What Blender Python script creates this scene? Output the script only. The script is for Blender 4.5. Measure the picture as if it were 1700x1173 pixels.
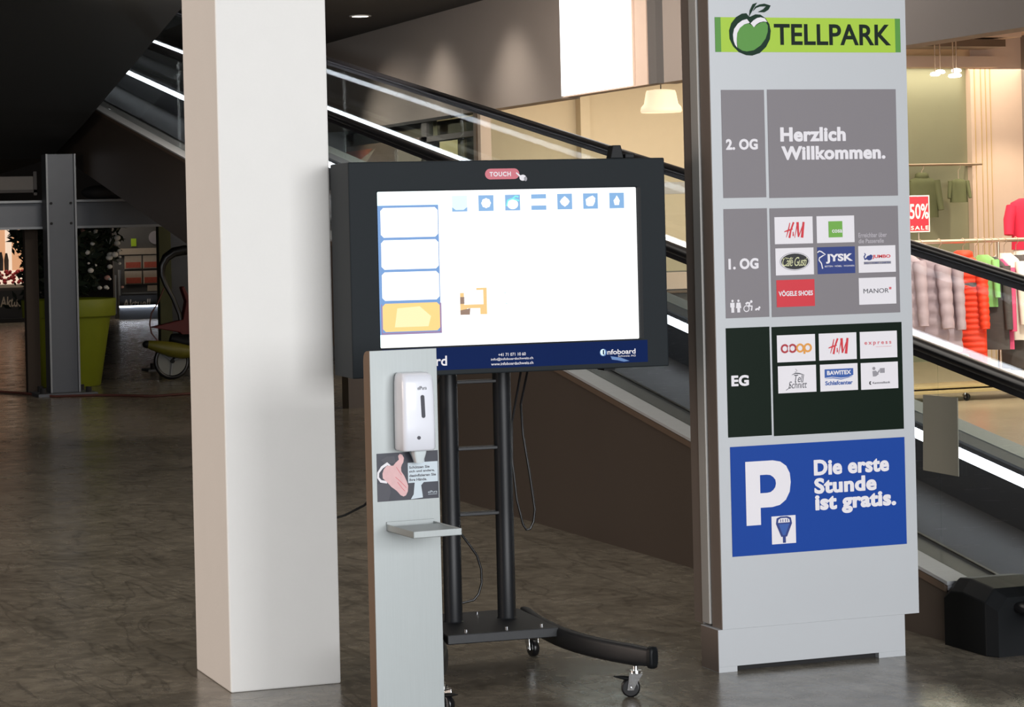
import bpy, math, random
from mathutils import Matrix, Vector
R = math.radians
PI = math.pi
random.seed(7)
for o in list(bpy.data.objects):
    bpy.data.objects.remove(o)
scene = bpy.context.scene
COL = scene.collection

# ------------------------------------------------------------------ camera
YAW, ROLL, EYE = 20.5, 1.33, 1.6
cam = bpy.data.cameras.new('camera')
cam.sensor_fit = 'HORIZONTAL'
cam.sensor_width = 36.0
cam.lens = 4100 * 36.0 / 1700
cam.shift_x = 0.0
cam.shift_y = -(586.5 - 377) / 1700
cam.clip_end = 300
camo = bpy.data.objects.new('camera', cam)
COL.objects.link(camo)
camo.matrix_world = (Matrix.Translation((0, 0, EYE)) @ Matrix.Rotation(R(-YAW), 4, 'Z')
                     @ Matrix.Rotation(R(90), 4, 'X') @ Matrix.Rotation(R(-ROLL), 4, 'Z'))
scene.camera = camo

# ------------------------------------------------------------------ light
scene.view_settings.view_transform = 'Standard'
scene.view_settings.look = 'None'
scene.view_settings.gamma = 1
scene.view_settings.use_curve_mapping = False
scene.view_settings.exposure = 0.0
w = bpy.data.worlds.new('world')
scene.world = w
w.use_nodes = True
w.node_tree.nodes['Background'].inputs[0].default_value = (0.75, 0.85, 1.0, 1)
w.node_tree.nodes['Background'].inputs[1].default_value = 0.035


def area(name, loc, target, sx, sy, power, color):
    l = bpy.data.lights.new(name, 'AREA')
    l.shape = 'RECTANGLE'
    l.size, l.size_y, l.energy, l.color = sx, sy, power, color
    o = bpy.data.objects.new(name, l)
    COL.objects.link(o)
    o.location = loc
    o.rotation_euler = (Vector(target) - Vector(loc)).to_track_quat('-Z', 'Y').to_euler()
    return o


def spot(name, loc, target, power, color, angle=70, blend=0.6, size=0.05):
    l = bpy.data.lights.new(name, 'SPOT')
    l.energy, l.color, l.spot_size, l.spot_blend, l.shadow_soft_size = power, color, R(angle), blend, size
    o = bpy.data.objects.new(name, l)
    COL.objects.link(o)
    o.location = loc
    o.rotation_euler = (Vector(target) - Vector(loc)).to_track_quat('-Z', 'Y').to_euler()
    return o


# daylight through an assumed, unseen entrance front far behind the camera
area('assumed_daylight', (3.0, -8.0, 3.2), (3.2, 8, 1.3), 12, 5, 2700, (0.97, 0.98, 1.0))
# unseen warm light assumed at the left, added to tint left-facing sides
area('assumed_warm_light', (-6.0, 9.5, 2.2), (3.0, 9.0, 1.2), 5, 2.6, 330, (1.0, 0.82, 0.70))
# store ceiling lamps, out of sight, assumed from how the store is lit
area('assumed_store_light', (12.0, 17.5, 3.35), (12.0, 17.5, 0), 4.5, 9, 420, (1.0, 0.88, 0.72))
area('assumed_store_rear_light', (12.5, 24.5, 3.35), (12.5, 25.2, 0), 6, 2.5, 190, (1.0, 0.86, 0.66))
spot('assumed_wall_spot', (14.6, 22.6, 3.3), (14.95, 24.0, 0.9), 130, (1.0, 0.84, 0.62), 60)
spot('assumed_rack_spot', (11.0, 16.6, 3.3), (11.4, 19.0, 0.9), 420, (1.0, 0.92, 0.8), 60)
# grazing downlights beside the fascia
spot('downlight_wash_one', (8.1, 26.2, 3.98), (8.95, 26.2, 2.4), 110, (1.0, 0.9, 0.8), 95, 1.0, 0.15)
spot('downlight_wash_two', (8.1, 23.9, 3.98), (8.95, 23.9, 2.4), 110, (1.0, 0.9, 0.8), 95, 1.0, 0.15)
spot('assumed_wash_three', (7.6, 16.6, 3.98), (8.98, 16.0, 3.2), 110, (1.0, 0.95, 0.92), 130, 1.0, 0.2)  # unseen lamp assumed for the brighter right end of the fascia
area('assumed_hall_light', (3.0, 13.0, 6.5), (3.5, 13.0, 0), 9, 9, 330, (1.0, 0.93, 0.85))  # unseen broad fill, assumed overhead in the hall
area('fascia_fill', (4.9, 18.8, 3.92), (9.0, 25.5, 3.4), 3.0, 0.8, 520, (1.0, 0.88, 0.78))  # unseen fill light added to brighten the fascia
area('assumed_market_light', (8.0, 47.0, 2.9), (8.0, 48.5, 0), 4, 1.5, 50, (1.0, 0.85, 0.7))  # lamp out of view, assumed above the brightly lit stall
spot('window_fill_spot', (6.7, 29.6, 3.2), (9.15, 27.9, 1.9), 420, (1.0, 0.88, 0.76), 70, 0.9)  # unseen spot added to brighten the shop window and its posters


# ------------------------------------------------------------------ materials
def srgb(r, g, b):
    def f(c):
        c /= 255.0
        return c / 12.92 if c <= 0.04045 else ((c + 0.055) / 1.055) ** 2.4
    return (f(r), f(g), f(b))


MATS = {}


def mat(name, col, rough=0.5, metal=0.0, noise=0.06, scale=8.0, bump=0.0, bscale=60.0, emit=None, estr=0.0, coat=0.0, spec=0.5):
    if name in MATS:
        return MATS[name]
    m = bpy.data.materials.new(name)
    m.use_nodes = True
    nt = m.node_tree
    b = nt.nodes['Principled BSDF']
    b.inputs['Roughness'].default_value = rough
    b.inputs['Metallic'].default_value = metal
    b.inputs['Coat Weight'].default_value = coat
    b.inputs['Specular IOR Level'].default_value = spec
    tc = nt.nodes.new('ShaderNodeTexCoord')
    if noise > 0:
        n = nt.nodes.new('ShaderNodeTexNoise')
        n.inputs['Scale'].default_value = scale
        n.inputs['Detail'].default_value = 5
        nt.links.new(tc.outputs['Object'], n.inputs['Vector'])
        mx = nt.nodes.new('ShaderNodeMix')
        mx.data_type = 'RGBA'
        mx.inputs['A'].default_value = (*[c * (1 - noise) for c in col], 1)
        mx.inputs['B'].default_value = (*[min(1, c * (1 + noise)) for c in col], 1)
        nt.links.new(n.outputs['Fac'], mx.inputs['Factor'])
        nt.links.new(mx.outputs['Result'], b.inputs['Base Color'])
    else:
        b.inputs['Base Color'].default_value = (*col, 1)
    if bump > 0:
        n2 = nt.nodes.new('ShaderNodeTexNoise')
        n2.inputs['Scale'].default_value = bscale
        nt.links.new(tc.outputs['Object'], n2.inputs['Vector'])
        bp = nt.nodes.new('ShaderNodeBump')
        bp.inputs['Strength'].default_value = bump
        bp.inputs['Distance'].default_value = 0.01
        nt.links.new(n2.outputs['Fac'], bp.inputs['Height'])
        nt.links.new(bp.outputs['Normal'], b.inputs['Normal'])
    if emit:
        b.inputs['Emission Color'].default_value = (*emit, 1)
        b.inputs['Emission Strength'].default_value = estr
    MATS[name] = m
    return m


def M(name):
    return MATS[name]


def glow(name, col, s):
    return mat(name, (0.02, 0.02, 0.02), 0.4, noise=0, emit=col, estr=s)


def glass_mat(name, tint=(0.93, 0.96, 0.95), ior=1.5, rough=0.0):
    m = bpy.data.materials.new(name)
    m.use_nodes = True
    nt = m.node_tree
    nt.nodes.remove(nt.nodes['Principled BSDF'])
    out = nt.nodes['Material Output']
    tr = nt.nodes.new('ShaderNodeBsdfTransparent')
    tr.inputs[0].default_value = (*tint, 1)
    gl = nt.nodes.new('ShaderNodeBsdfGlossy')
    gl.inputs['Roughness'].default_value = rough
    # Schlick reflectance of a thin pane, the same from both sides
    ly = nt.nodes.new('ShaderNodeLayerWeight')
    ly.inputs['Blend'].default_value = 0.5
    pw = nt.nodes.new('ShaderNodeMath')
    pw.operation = 'POWER'
    pw.inputs[1].default_value = 5.0
    ml = nt.nodes.new('ShaderNodeMath')
    ml.operation = 'MULTIPLY_ADD'
    ml.inputs[1].default_value = 0.96
    ml.inputs[2].default_value = 0.04
    mixn = nt.nodes.new('ShaderNodeMixShader')
    nt.links.new(ly.outputs['Facing'], pw.inputs[0])
    nt.links.new(pw.outputs[0], ml.inputs[0])
    nt.links.new(ml.outputs[0], mixn.inputs['Fac'])
    nt.links.new(tr.outputs[0], mixn.inputs[1])
    nt.links.new(gl.outputs[0], mixn.inputs[2])
    nt.links.new(mixn.outputs[0], out.inputs['Surface'])
    MATS[name] = m
    return m


def floor_mat():
    m = bpy.data.materials.new('polished_concrete')
    m.use_nodes = True
    nt = m.node_tree
    N, L = nt.nodes, nt.links
    b = N['Principled BSDF']
    tc = N.new('ShaderNodeTexCoord')

    def noise(scale, detail=6, dist=0.0, rough=0.6, stretch=None):
        n = N.new('ShaderNodeTexNoise')
        n.inputs['Scale'].default_value = scale
        n.inputs['Detail'].default_value = detail
        n.inputs['Distortion'].default_value = dist
        n.inputs['Roughness'].default_value = rough
        if stretch:
            mp = N.new('ShaderNodeMapping')
            mp.inputs['Scale'].default_value = stretch[0]
            mp.inputs['Rotation'].default_value = (0, 0, stretch[1])
            L.new(tc.outputs['Object'], mp.inputs['Vector'])
            L.new(mp.outputs[0], n.inputs['Vector'])
        else:
            L.new(tc.outputs['Object'], n.inputs['Vector'])
        return n

    n1 = noise(1.6, 9, 0.3, 0.7)
    r1 = N.new('ShaderNodeValToRGB')
    r1.color_ramp.elements[0].position = 0.28
    r1.color_ramp.elements[0].color = (0.118, 0.103, 0.080, 1)
    r1.color_ramp.elements[1].position = 0.72
    r1.color_ramp.elements[1].color = (0.255, 0.226, 0.180, 1)
    L.new(n1.outputs['Fac'], r1.inputs[0])
    # fine mottling
    n2 = noise(14, 8, 0.4)
    r2 = N.new('ShaderNodeValToRGB')
    r2.color_ramp.elements[0].position = 0.35
    r2.color_ramp.elements[0].color = (0.72, 0.72, 0.72, 1)
    r2.color_ramp.elements[1].position = 0.65
    r2.color_ramp.elements[1].color = (1.15, 1.15, 1.12, 1)
    L.new(n2.outputs['Fac'], r2.inputs[0])
    mu = N.new('ShaderNodeMix')
    mu.data_type = 'RGBA'
    mu.blend_type = 'MULTIPLY'
    mu.inputs['Factor'].default_value = 1
    L.new(r1.outputs[0], mu.inputs['A'])
    L.new(r2.outputs[0], mu.inputs['B'])
    # long dark scuff marks (curved wheel tracks)
    n3 = noise(1.1, 3, 2.2, 0.5, ((2.6, 0.55, 1), R(35)))
    r3 = N.new('ShaderNodeValToRGB')
    e = r3.color_ramp.elements
    e[0].position, e[0].color = 0.475, (1, 1, 1, 1)
    e[1].position, e[1].color = 0.50, (0.42, 0.42, 0.42, 1)
    k = e.new(0.525)
    k.color = (1, 1, 1, 1)
    L.new(n3.outputs['Fac'], r3.inputs[0])
    mu2 = N.new('ShaderNodeMix')
    mu2.data_type = 'RGBA'
    mu2.blend_type = 'MULTIPLY'
    mu2.inputs['Factor'].default_value = 0.6
    L.new(mu.outputs['Result'], mu2.inputs['A'])
    L.new(r3.outputs[0], mu2.inputs['B'])
    L.new(mu2.outputs['Result'], b.inputs['Base Color'])
    n4 = noise(5, 6, 0.3)
    mr = N.new('ShaderNodeMapRange')
    mr.inputs['From Min'].default_value = 0.3
    mr.inputs['From Max'].default_value = 0.7
    mr.inputs['To Min'].default_value = 0.17
    mr.inputs['To Max'].default_value = 0.30
    L.new(n4.outputs['Fac'], mr.inputs[0])
    L.new(mr.outputs[0], b.inputs['Roughness'])
    n5 = noise(9, 4, 0.2)
    bp = N.new('ShaderNodeBump')
    bp.inputs['Strength'].default_value = 0.04
    bp.inputs['Distance'].default_value = 0.01
    L.new(n5.outputs['Fac'], bp.inputs['Height'])
    L.new(bp.outputs['Normal'], b.inputs['Normal'])
    MATS['polished_concrete'] = m
    return m


def brushed(name, col, rough=0.35, metal=0.85, vert=True):
    m = bpy.data.materials.new(name)
    m.use_nodes = True
    nt = m.node_tree
    b = nt.nodes['Principled BSDF']
    tc = nt.nodes.new('ShaderNodeTexCoord')
    mp = nt.nodes.new('ShaderNodeMapping')
    mp.inputs['Scale'].default_value = (90, 90, 1.2) if vert else (1.5, 1.5, 90)
    n = nt.nodes.new('ShaderNodeTexNoise')
    n.inputs['Scale'].default_value = 4
    n.inputs['Detail'].default_value = 4
    nt.links.new(tc.outputs['Object'], mp.inputs[0])
    nt.links.new(mp.outputs[0], n.inputs['Vector'])
    mx = nt.nodes.new('ShaderNodeMix')
    mx.data_type = 'RGBA'
    mx.inputs['A'].default_value = (*[c * 0.93 for c in col], 1)
    mx.inputs['B'].default_value = (*[min(1, c * 1.06) for c in col], 1)
    nt.links.new(n.outputs['Fac'], mx.inputs['Factor'])
    nt.links.new(mx.outputs['Result'], b.inputs['Base Color'])
    b.inputs['Metallic'].default_value = metal
    b.inputs['Roughness'].default_value = rough
    MATS[name] = m
    return m


floor_mat()
glass_mat('clear_glass')
glass_mat('store_glass', (0.90, 0.93, 0.88))
brushed('stainless_brushed', (0.38, 0.41, 0.41), 0.45, 0.35)
brushed('flange_warm_reflection', (0.30, 0.20, 0.13), 0.4, 0.5)  # steel flanges, with a warm brown reflection put into their colour
brushed('deck_steel', (0.52, 0.54, 0.56), 0.42, 0.35, False)
mat('white_plaster', srgb(232, 230, 226), 0.75, noise=0.02, bump=0.05, bscale=90)
mat('black_paint', (0.007, 0.008, 0.010), 0.45, noise=0.1, bump=0.05, bscale=300, spec=0.35)
mat('charcoal_housing', (0.013, 0.017, 0.020), 0.6, noise=0.06, bump=0.05, bscale=400, spec=0.15)
mat('black_rubber', (0.006, 0.006, 0.007), 0.28, noise=0.1)
mat('black_plastic', (0.005, 0.006, 0.007), 0.5, noise=0.1, spec=0.2)
mat('matt_black', (0.008, 0.008, 0.009), 0.8, noise=0.1)
mat('chrome', (0.75, 0.76, 0.78), 0.16, 1.0, noise=0.02)
mat('silver_paint', srgb(184, 187, 190), 0.45, 0.15, noise=0.015, scale=3)
mat('silver_edge', srgb(176, 174, 170), 0.5, 0.2, noise=0.03)
mat('brown_cladding', (0.078, 0.062, 0.051), 0.42, 0.1, noise=0.08, scale=2)
mat('brown_trim', (0.16, 0.115, 0.085), 0.4, 0.3, noise=0.08)
mat('pallet_rubber', (0.030, 0.027, 0.028), 0.55, 0.0, noise=0.15, scale=30, spec=0.3)
mat('skirt_black', (0.012, 0.012, 0.015), 0.35, noise=0.1)
mat('fascia_grey', (0.26, 0.225, 0.20), 0.7, noise=0.03, scale=2)
mat('fascia_dark', (0.10, 0.093, 0.088), 0.7, noise=0.03, scale=2)
mat('ceiling_dark', (0.055, 0.052, 0.050), 0.8, noise=0.05)
mat('soffit_black', (0.016, 0.017, 0.017), 0.75, noise=0.1, scale=1)
mat('beige_wall', (0.60, 0.53, 0.40), 0.8, noise=0.03)
mat('cream_wall', (0.64, 0.50, 0.41), 0.8, noise=0.03)
mat('store_floor', (0.42, 0.32, 0.22), 0.3, noise=0.15, scale=3)
mat('mirror_green', (0.30, 0.31, 0.21), 0.35, 0.3, noise=0.12, scale=1.5)
mat('steel_grey', (0.088, 0.096, 0.110), 0.5, 0.2, noise=0.06)
mat('steel_light', (0.22, 0.235, 0.25), 0.5, 0.2, noise=0.06)
mat('lime_pot', (0.22, 0.26, 0.012), 0.5, noise=0.08)
mat('olive_paint', (0.07, 0.075, 0.02), 0.6, noise=0.1)
mat('leaf_dark', (0.010, 0.020, 0.008), 0.6, noise=0.3)
mat('flower_white', (0.75, 0.72, 0.66), 0.6, noise=0.05)
mat('flower_pink', (0.55, 0.30, 0.25), 0.6, noise=0.1)
mat('flower_red', (0.42, 0.03, 0.04), 0.6, noise=0.15)
mat('soil', (0.03, 0.02, 0.012), 0.9)
mat('bark', (0.035, 0.025, 0.018), 0.9)
mat('card_yellow', srgb(200, 196, 140), 0.7, noise=0.05)
mat('card_grey', srgb(140, 138, 125), 0.8, noise=0.03)
mat('white_plastic', srgb(228, 230, 238), 0.3, noise=0.01, coat=0.3)
mat('translucent_plastic', (0.62, 0.68, 0.70), 0.25, noise=0.02)
mat('paint_white', (0.82, 0.82, 0.84), 0.5, noise=0.0)
mat('sign_grey', srgb(123, 118, 122), 0.5, noise=0.01)
mat('sign_darkgreen', (0.003, 0.010, 0.005), 0.4, noise=0.02, spec=0.12)
mat('sign_blue', srgb(14, 64, 150), 0.5, noise=0.01, spec=0.2)
mat('sign_tile', srgb(226, 222, 226), 0.5, noise=0.0)
mat('lime', srgb(160, 196, 46), 0.5, noise=0.0)
mat('apple_green', srgb(78, 140, 48), 0.5, noise=0.0)
mat('apple_dark', srgb(6, 44, 26), 0.5, noise=0.0, spec=0.2)
mat('letter_green', srgb(4, 26, 16), 0.5, noise=0.0, spec=0.2)
mat('tile_green', srgb(105, 165, 60), 0.5, noise=0)
mat('print_red', srgb(205, 38, 52), 0.5, noise=0)
mat('print_deepred', srgb(170, 40, 52), 0.5, noise=0)
mat('print_pink', srgb(205, 90, 100), 0.5, noise=0)
mat('print_orange', srgb(222, 150, 60), 0.5, noise=0)
mat('print_navy', srgb(22, 48, 120), 0.5, noise=0)
mat('print_blue', srgb(40, 84, 160), 0.5, noise=0)
mat('print_black', (0.008, 0.008, 0.009), 0.5, noise=0)
mat('print_darkgrey', srgb(70, 70, 78), 0.5, noise=0)
mat('print_lightgrey', srgb(176, 170, 176), 0.5, noise=0)
mat('print_grey', srgb(145, 142, 148), 0.5, noise=0)
mat('print_cream', srgb(205, 205, 160), 0.5, noise=0)
mat('touch_red', srgb(186, 60, 80), 0.4, noise=0)
mat('strip_blue', srgb(4, 30, 80), 0.5, noise=0.03, spec=0.05)
mat('strip_blue_light', srgb(60, 110, 170), 0.4, noise=0)
mat('poster_dark', srgb(42, 44, 56), 0.4, noise=0.5, scale=14)
mat('poster_skin', srgb(214, 172, 172), 0.4, noise=0.12, scale=60)
mat('poster_light', srgb(196, 208, 216), 0.4, noise=0.02)
mat('cloth_lilac', srgb(172, 152, 160), 0.6, noise=0.08)
mat('cloth_orange', srgb(236, 62, 28), 0.6, noise=0.08)
mat('cloth_red', srgb(200, 28, 60), 0.8, noise=0.1)
mat('cloth_pink', srgb(214, 80, 120), 0.8, noise=0.1)
mat('cloth_white', srgb(228, 218, 204), 0.8, noise=0.05)
mat('cloth_green', srgb(130, 190, 110), 0.8, noise=0.08)
mat('cloth_darkgrey', srgb(78, 72, 70), 0.85, noise=0.2, scale=20)
mat('cloth_olive', srgb(112, 116, 84), 0.85, noise=0.15)
mat('cloth_sage_reflected', srgb(98, 104, 72), 0.85, noise=0.15)
mat('cloth_black', (0.02, 0.018, 0.018), 0.85, noise=0.1)
mat('board_beige', srgb(196, 170, 122), 0.6, noise=0.08)
mat('rail_metal', srgb(190, 170, 150), 0.3, 0.8, noise=0.02)
mat('cable_red', (0.10, 0.03, 0.022), 0.6)
mat('buggy_red', srgb(84, 18, 20), 0.6, noise=0.1)
mat('buggy_yellow', srgb(100, 96, 24), 0.5, noise=0.2, scale=12)
mat('wheel_grey', srgb(120, 122, 118), 0.5, noise=0.1)
mat('banner_black', (0.018, 0.018, 0.020), 0.6)
mat('board_grey', (0.08, 0.08, 0.08), 0.6, noise=0.1)
mat('menu_cream', srgb(170, 158, 142), 0.6, noise=0.1, scale=20)
mat('menu_red', srgb(170, 80, 62), 0.6, noise=0.3, scale=20)
mat('poster_brown', srgb(110, 92, 78), 0.6, noise=0.1)
mat('poster_rust', srgb(168, 92, 64), 0.6, noise=0.1)
mat('shade_cream', (0.80, 0.66, 0.45), 0.5, noise=0, emit=(1.0, 0.85, 0.6), estr=0.8)
glow('led_white', (0.86, 0.90, 1.0), 9.0)
glow('sign_panel_glow', (1.0, 0.985, 0.96), 2.4)
glow('lamp_glow', (1.0, 0.93, 0.80), 6.0)
glow('screen_white', (1.0, 1.0, 1.0), 1.25)
glow('screen_cyan', (0.72, 0.97, 1.0), 1.2)
glow('screen_blue', srgb(58, 128, 196), 1.0)
glow('screen_icon', srgb(98, 158, 212), 1.0)
glow('screen_pale', srgb(214, 244, 250), 1.0)
glow('screen_teal', srgb(96, 226, 226), 1.0)
glow('screen_orange', srgb(255, 196, 92), 1.05)
glow('screen_orange_light', srgb(255, 226, 160), 1.05)
glow('screen_mauve', srgb(132, 92, 150), 0.9)
glow('screen_brown', srgb(120, 76, 30), 1.0)
glow('screen_tan', srgb(232, 186, 96), 1.0)
glow('market_glow', srgb(246, 180, 132), 0.75)
glow('market_white_glow', srgb(255, 226, 200), 0.9)  # shelf lighting put into the stall's panel and counter as emission

# ------------------------------------------------------------------ mesh kit
ROOTM = {}


class MB:
    def __init__(s):
        s.v, s.f, s.mi, s.mats, s.sm = [], [], [], [], []

    def slot(s, m):
        m = MATS[m] if isinstance(m, str) else m
        if m not in s.mats:
            s.mats.append(m)
        return s.mats.index(m)

    def add(s, verts, faces, m, smooth=False):
        k = len(s.v)
        i = s.slot(m)
        s.v += [tuple(p) for p in verts]
        for f in faces:
            s.f.append([k + a for a in f])
            s.mi.append(i)
            s.sm.append(smooth)
        return s

    def box(s, x0, x1, y0, y1, z0, z1, m):
        v = [(x, y, z) for z in (z0, z1) for y in (y0, y1) for x in (x0, x1)]
        f = [(0, 2, 3, 1), (4, 5, 7, 6), (0, 1, 5, 4), (2, 6, 7, 3), (0, 4, 6, 2), (1, 3, 7, 5)]
        return s.add(v, f, m)

    def obox(s, c, ax, ay, az, m):
        """box from centre and three half-extent vectors"""
        c, ax, ay, az = map(Vector, (c, ax, ay, az))
        v = [c + sx * ax + sy * ay + sz * az for sz in (-1, 1) for sy in (-1, 1) for sx in (-1, 1)]
        f = [(0, 2, 3, 1), (4, 5, 7, 6), (0, 1, 5, 4), (2, 6, 7, 3), (0, 4, 6, 2), (1, 3, 7, 5)]
        return s.add(v, f, m)

    def prism(s, pts, ax, a0, a1, m):
        """polygon in the two other axes extruded along axis ax (0,1,2)"""
        def P(p, a):
            l = list(p)
            l.insert(ax, a)
            return l
        n = len(pts)
        v = [P(p, a0) for p in pts] + [P(p, a1) for p in pts]
        f = [list(range(n))[::-1], list(range(n, 2 * n))] + [(i, (i + 1) % n, n + (i + 1) % n, n + i) for i in range(n)]
        return s.add(v, f, m)

    def loft(s, rings, m, cap=True, smooth=True, closed=True):
        n = len(rings[0])
        v = [p for r in rings for p in r]
        f = []
        for i in range(len(rings) - 1):
            for j in range(n if closed else n - 1):
                a, b = i * n + j, i * n + (j + 1) % n
                f.append((a, b, b + n, a + n))
        s.add(v, f, m, smooth)
        if cap and closed:
            s.add(rings[0], [list(range(n))[::-1]], m)
            s.add(rings[-1], [list(range(n))], m)
        return s

    def tube(s, pts, r, m, seg=10, flat=1.0, up=None):
        pts = [Vector(p) for p in pts]
        rings = []
        prev = None
        for i, p in enumerate(pts):
            t = (pts[min(i + 1, len(pts) - 1)] - pts[max(i - 1, 0)]).normalized()
            if up is not None:
                u = Vector(up)
            elif prev is None:
                u = Vector((0, 0, 1)) if abs(t.z) < 0.9 else Vector((1, 0, 0))
            else:
                u = prev
            u = (u - t * u.dot(t)).normalized()
            prev = u
            w_ = t.cross(u)
            rr = r[i] if isinstance(r, (list, tuple)) else r
            rings.append([p + rr * (math.cos(2 * PI * k / seg) * w_ + flat * math.sin(2 * PI * k / seg) * u) for k in range(seg)])
        return s.loft(rings, m)

    def cyl(s, p0, p1, r, m, seg=20, r1=None):
        return s.tube([p0, p1], [r, r if r1 is None else r1], m, seg)

    def lathe(s, c, prof, m, seg=32, a0=0):
        """prof: list of (radius, z) about a vertical axis at c"""
        rings = [[(c[0] + r * math.cos(2 * PI * k / seg + a0), c[1] + r * math.sin(2 * PI * k / seg + a0), c[2] + z) for k in range(seg)] for r, z in prof]
        return s.loft(rings, m)

    def ball(s, c, rx, ry, rz, m, seg=14, rg=8):
        rings = []
        for i in range(rg + 1):
            t = -PI / 2 + PI * i / rg
            cr = max(math.cos(t), 0.02)
            rings.append([(c[0] + rx * cr * math.cos(2 * PI * k / seg), c[1] + ry * cr * math.sin(2 * PI * k / seg), c[2] + rz * math.sin(t)) for k in range(seg)])
        return s.loft(rings, m)

    # flat prints on a vertical plane facing -Y at y
    def rect(s, x0, x1, z0, z1, y, m):
        return s.add([(x0, y, z0), (x1, y, z0), (x1, y, z1), (x0, y, z1)], [(0, 1, 2, 3)], m)

    def poly(s, pts, y, m):
        return s.add([(p[0], y, p[1]) for p in pts], [list(range(len(pts)))], m)

    def ellipse(s, cx, cz, rx, rz, y, m, n=28, a0=0, a1=2 * PI):
        return s.poly([(cx + rx * math.cos(a0 + (a1 - a0) * k / n), cz + rz * math.sin(a0 + (a1 - a0) * k / n)) for k in range(n)], y, m)

    def ring(s, cx, cz, r0, r1, y, m, n=28):
        v, f = [], []
        for k in range(n):
            a = 2 * PI * k / n
            v += [(cx + r0 * math.cos(a), y, cz + r0 * math.sin(a)), (cx + r1 * math.cos(a), y, cz + r1 * math.sin(a))]
        for k in range(n):
            a, b = 2 * k, 2 * ((k + 1) % n)
            f.append((a, a + 1, b + 1, b))
        return s.add(v, f, m)

    def stroke(s, pts, wd, y, m):
        """flat ribbon through 2D points"""
        P = [Vector((p[0], p[1])) for p in pts]
        v, f = [], []
        for i, p in enumerate(P):
            t = (P[min(i + 1, len(P) - 1)] - P[max(i - 1, 0)]).normalized()
            n = Vector((-t.y, t.x))
            ww = wd[i] if isinstance(wd, (list, tuple)) else wd
            a, b = p + n * ww / 2, p - n * ww / 2
            v += [(a.x, y, a.y), (b.x, y, b.y)]
        for i in range(len(P) - 1):
            f.append((2 * i, 2 * i + 1, 2 * i + 3, 2 * i + 2))
        return s.add(v, f, m)

    def text(s, body, x0, x1, z0, z1, y, m, bold=0.0, shear=0.0, space=1.0, heavy=0.0):
        tv, tf = text_mesh(body, bold, shear, space)
        xs = [p[0] for p in tv]
        zs = [p[1] for p in tv]
        ax, bx, az, bz = min(xs), max(xs), min(zs), max(zs)
        d = heavy * (z1 - z0)
        x0, x1, z0, z1 = x0 + d, x1 - d, z0 + d * .6, z1 - d * .6
        sh_ = [(0, 0)] if not heavy else [(0, 0), (d, 0), (-d, 0), (d * .5, d * .6), (-d * .5, d * .6), (d * .5, -d * .6), (-d * .5, -d * .6)]
        for i, (dx, dz) in enumerate(sh_):
            v = [(dx + x0 + (p[0] - ax) / (bx - ax) * (x1 - x0), y - i * .00003, dz + z0 + (p[1] - az) / (bz - az) * (z1 - z0)) for p in tv]
            s.add(v, tf, m)
        return s


TCACHE = {}


def text_mesh(body, bold, shear, space):
    key = (body, bold, shear, space)
    if key in TCACHE:
        return TCACHE[key]
    cu = bpy.data.curves.new('lettering', 'FONT')
    cu.body = body
    cu.offset = bold
    cu.shear = shear
    cu.space_character = space
    cu.resolution_u = 4
    o = bpy.data.objects.new('lettering', cu)
    COL.objects.link(o)
    bpy.context.view_layer.update()
    me = o.evaluated_get(bpy.context.evaluated_depsgraph_get()).to_mesh()
    v = [(p.co.x, p.co.y) for p in me.vertices]
    f = [list(p.vertices) for p in me.polygons]
    bpy.data.objects.remove(o)
    bpy.data.curves.remove(cu)
    TCACHE[key] = (v, f)
    return v, f


def thing(name, label, cat, loc=(0, 0, 0), rotz=0.0, group=None):
    o = bpy.data.objects.new(name, None)
    COL.objects.link(o)
    o.empty_display_size = 0.1
    o.location = loc
    o.rotation_euler = (0, 0, rotz)
    o['label'] = label
    o['category'] = cat
    if group:
        o['group'] = group
    ROOTM[o.name] = Matrix.Translation(loc) @ Matrix.Rotation(rotz, 4, 'Z')
    return o


def obj(name, mb, parent=None, bevel=0.0, local=False, label=None, cat=None, group=None, kind=None, subd=0):
    """one mesh object; vertices are given in world coordinates unless local"""
    me = bpy.data.meshes.new(name)
    vs = mb.v
    if parent is not None:
        Mx = ROOTM[parent.name]
        if not local:
            inv = Mx.inverted()
            vs = [tuple(inv @ Vector(p)) for p in mb.v]
    me.from_pydata([tuple(p) for p in vs], [], mb.f)
    for m in mb.mats:
        me.materials.append(m)
    for p, i, sm in zip(me.polygons, mb.mi, mb.sm):
        p.material_index = i
        p.use_smooth = sm
    me.validate()
    o = bpy.data.objects.new(name, me)
    COL.objects.link(o)
    if parent is not None:
        o.parent = parent
        ROOTM[o.name] = ROOTM[parent.name]
    if bevel > 0:
        b = o.modifiers.new('bevel', 'BEVEL')
        b.width = bevel
        b.segments = 2
        b.limit_method = 'ANGLE'
        b.angle_limit = R(35)
    if subd:
        b = o.modifiers.new('subsurf', 'SUBSURF')
        b.levels = b.render_levels = subd
    if label:
        o['label'] = label
    if cat:
        o['category'] = cat
    if group:
        o['group'] = group
    if kind:
        o['kind'] = kind
    return o


def struct(name, mb, bevel=0.0):
    return obj(name, mb, None, bevel, kind='structure')


def rrect(cx, cy, hx, hy, r, z, n=5):
    """rounded rectangle ring in the XY plane"""
    out = []
    for qx, qy, a in ((1, 1, 0), (-1, 1, 90), (-1, -1, 180), (1, -1, 270)):
        for k in range(n + 1):
            t = R(a + 90 * k / n)
            out.append((cx + qx * (hx - r) + r * math.cos(t), cy + qy * (hy - r) + r * math.sin(t), z))
    return out


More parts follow.
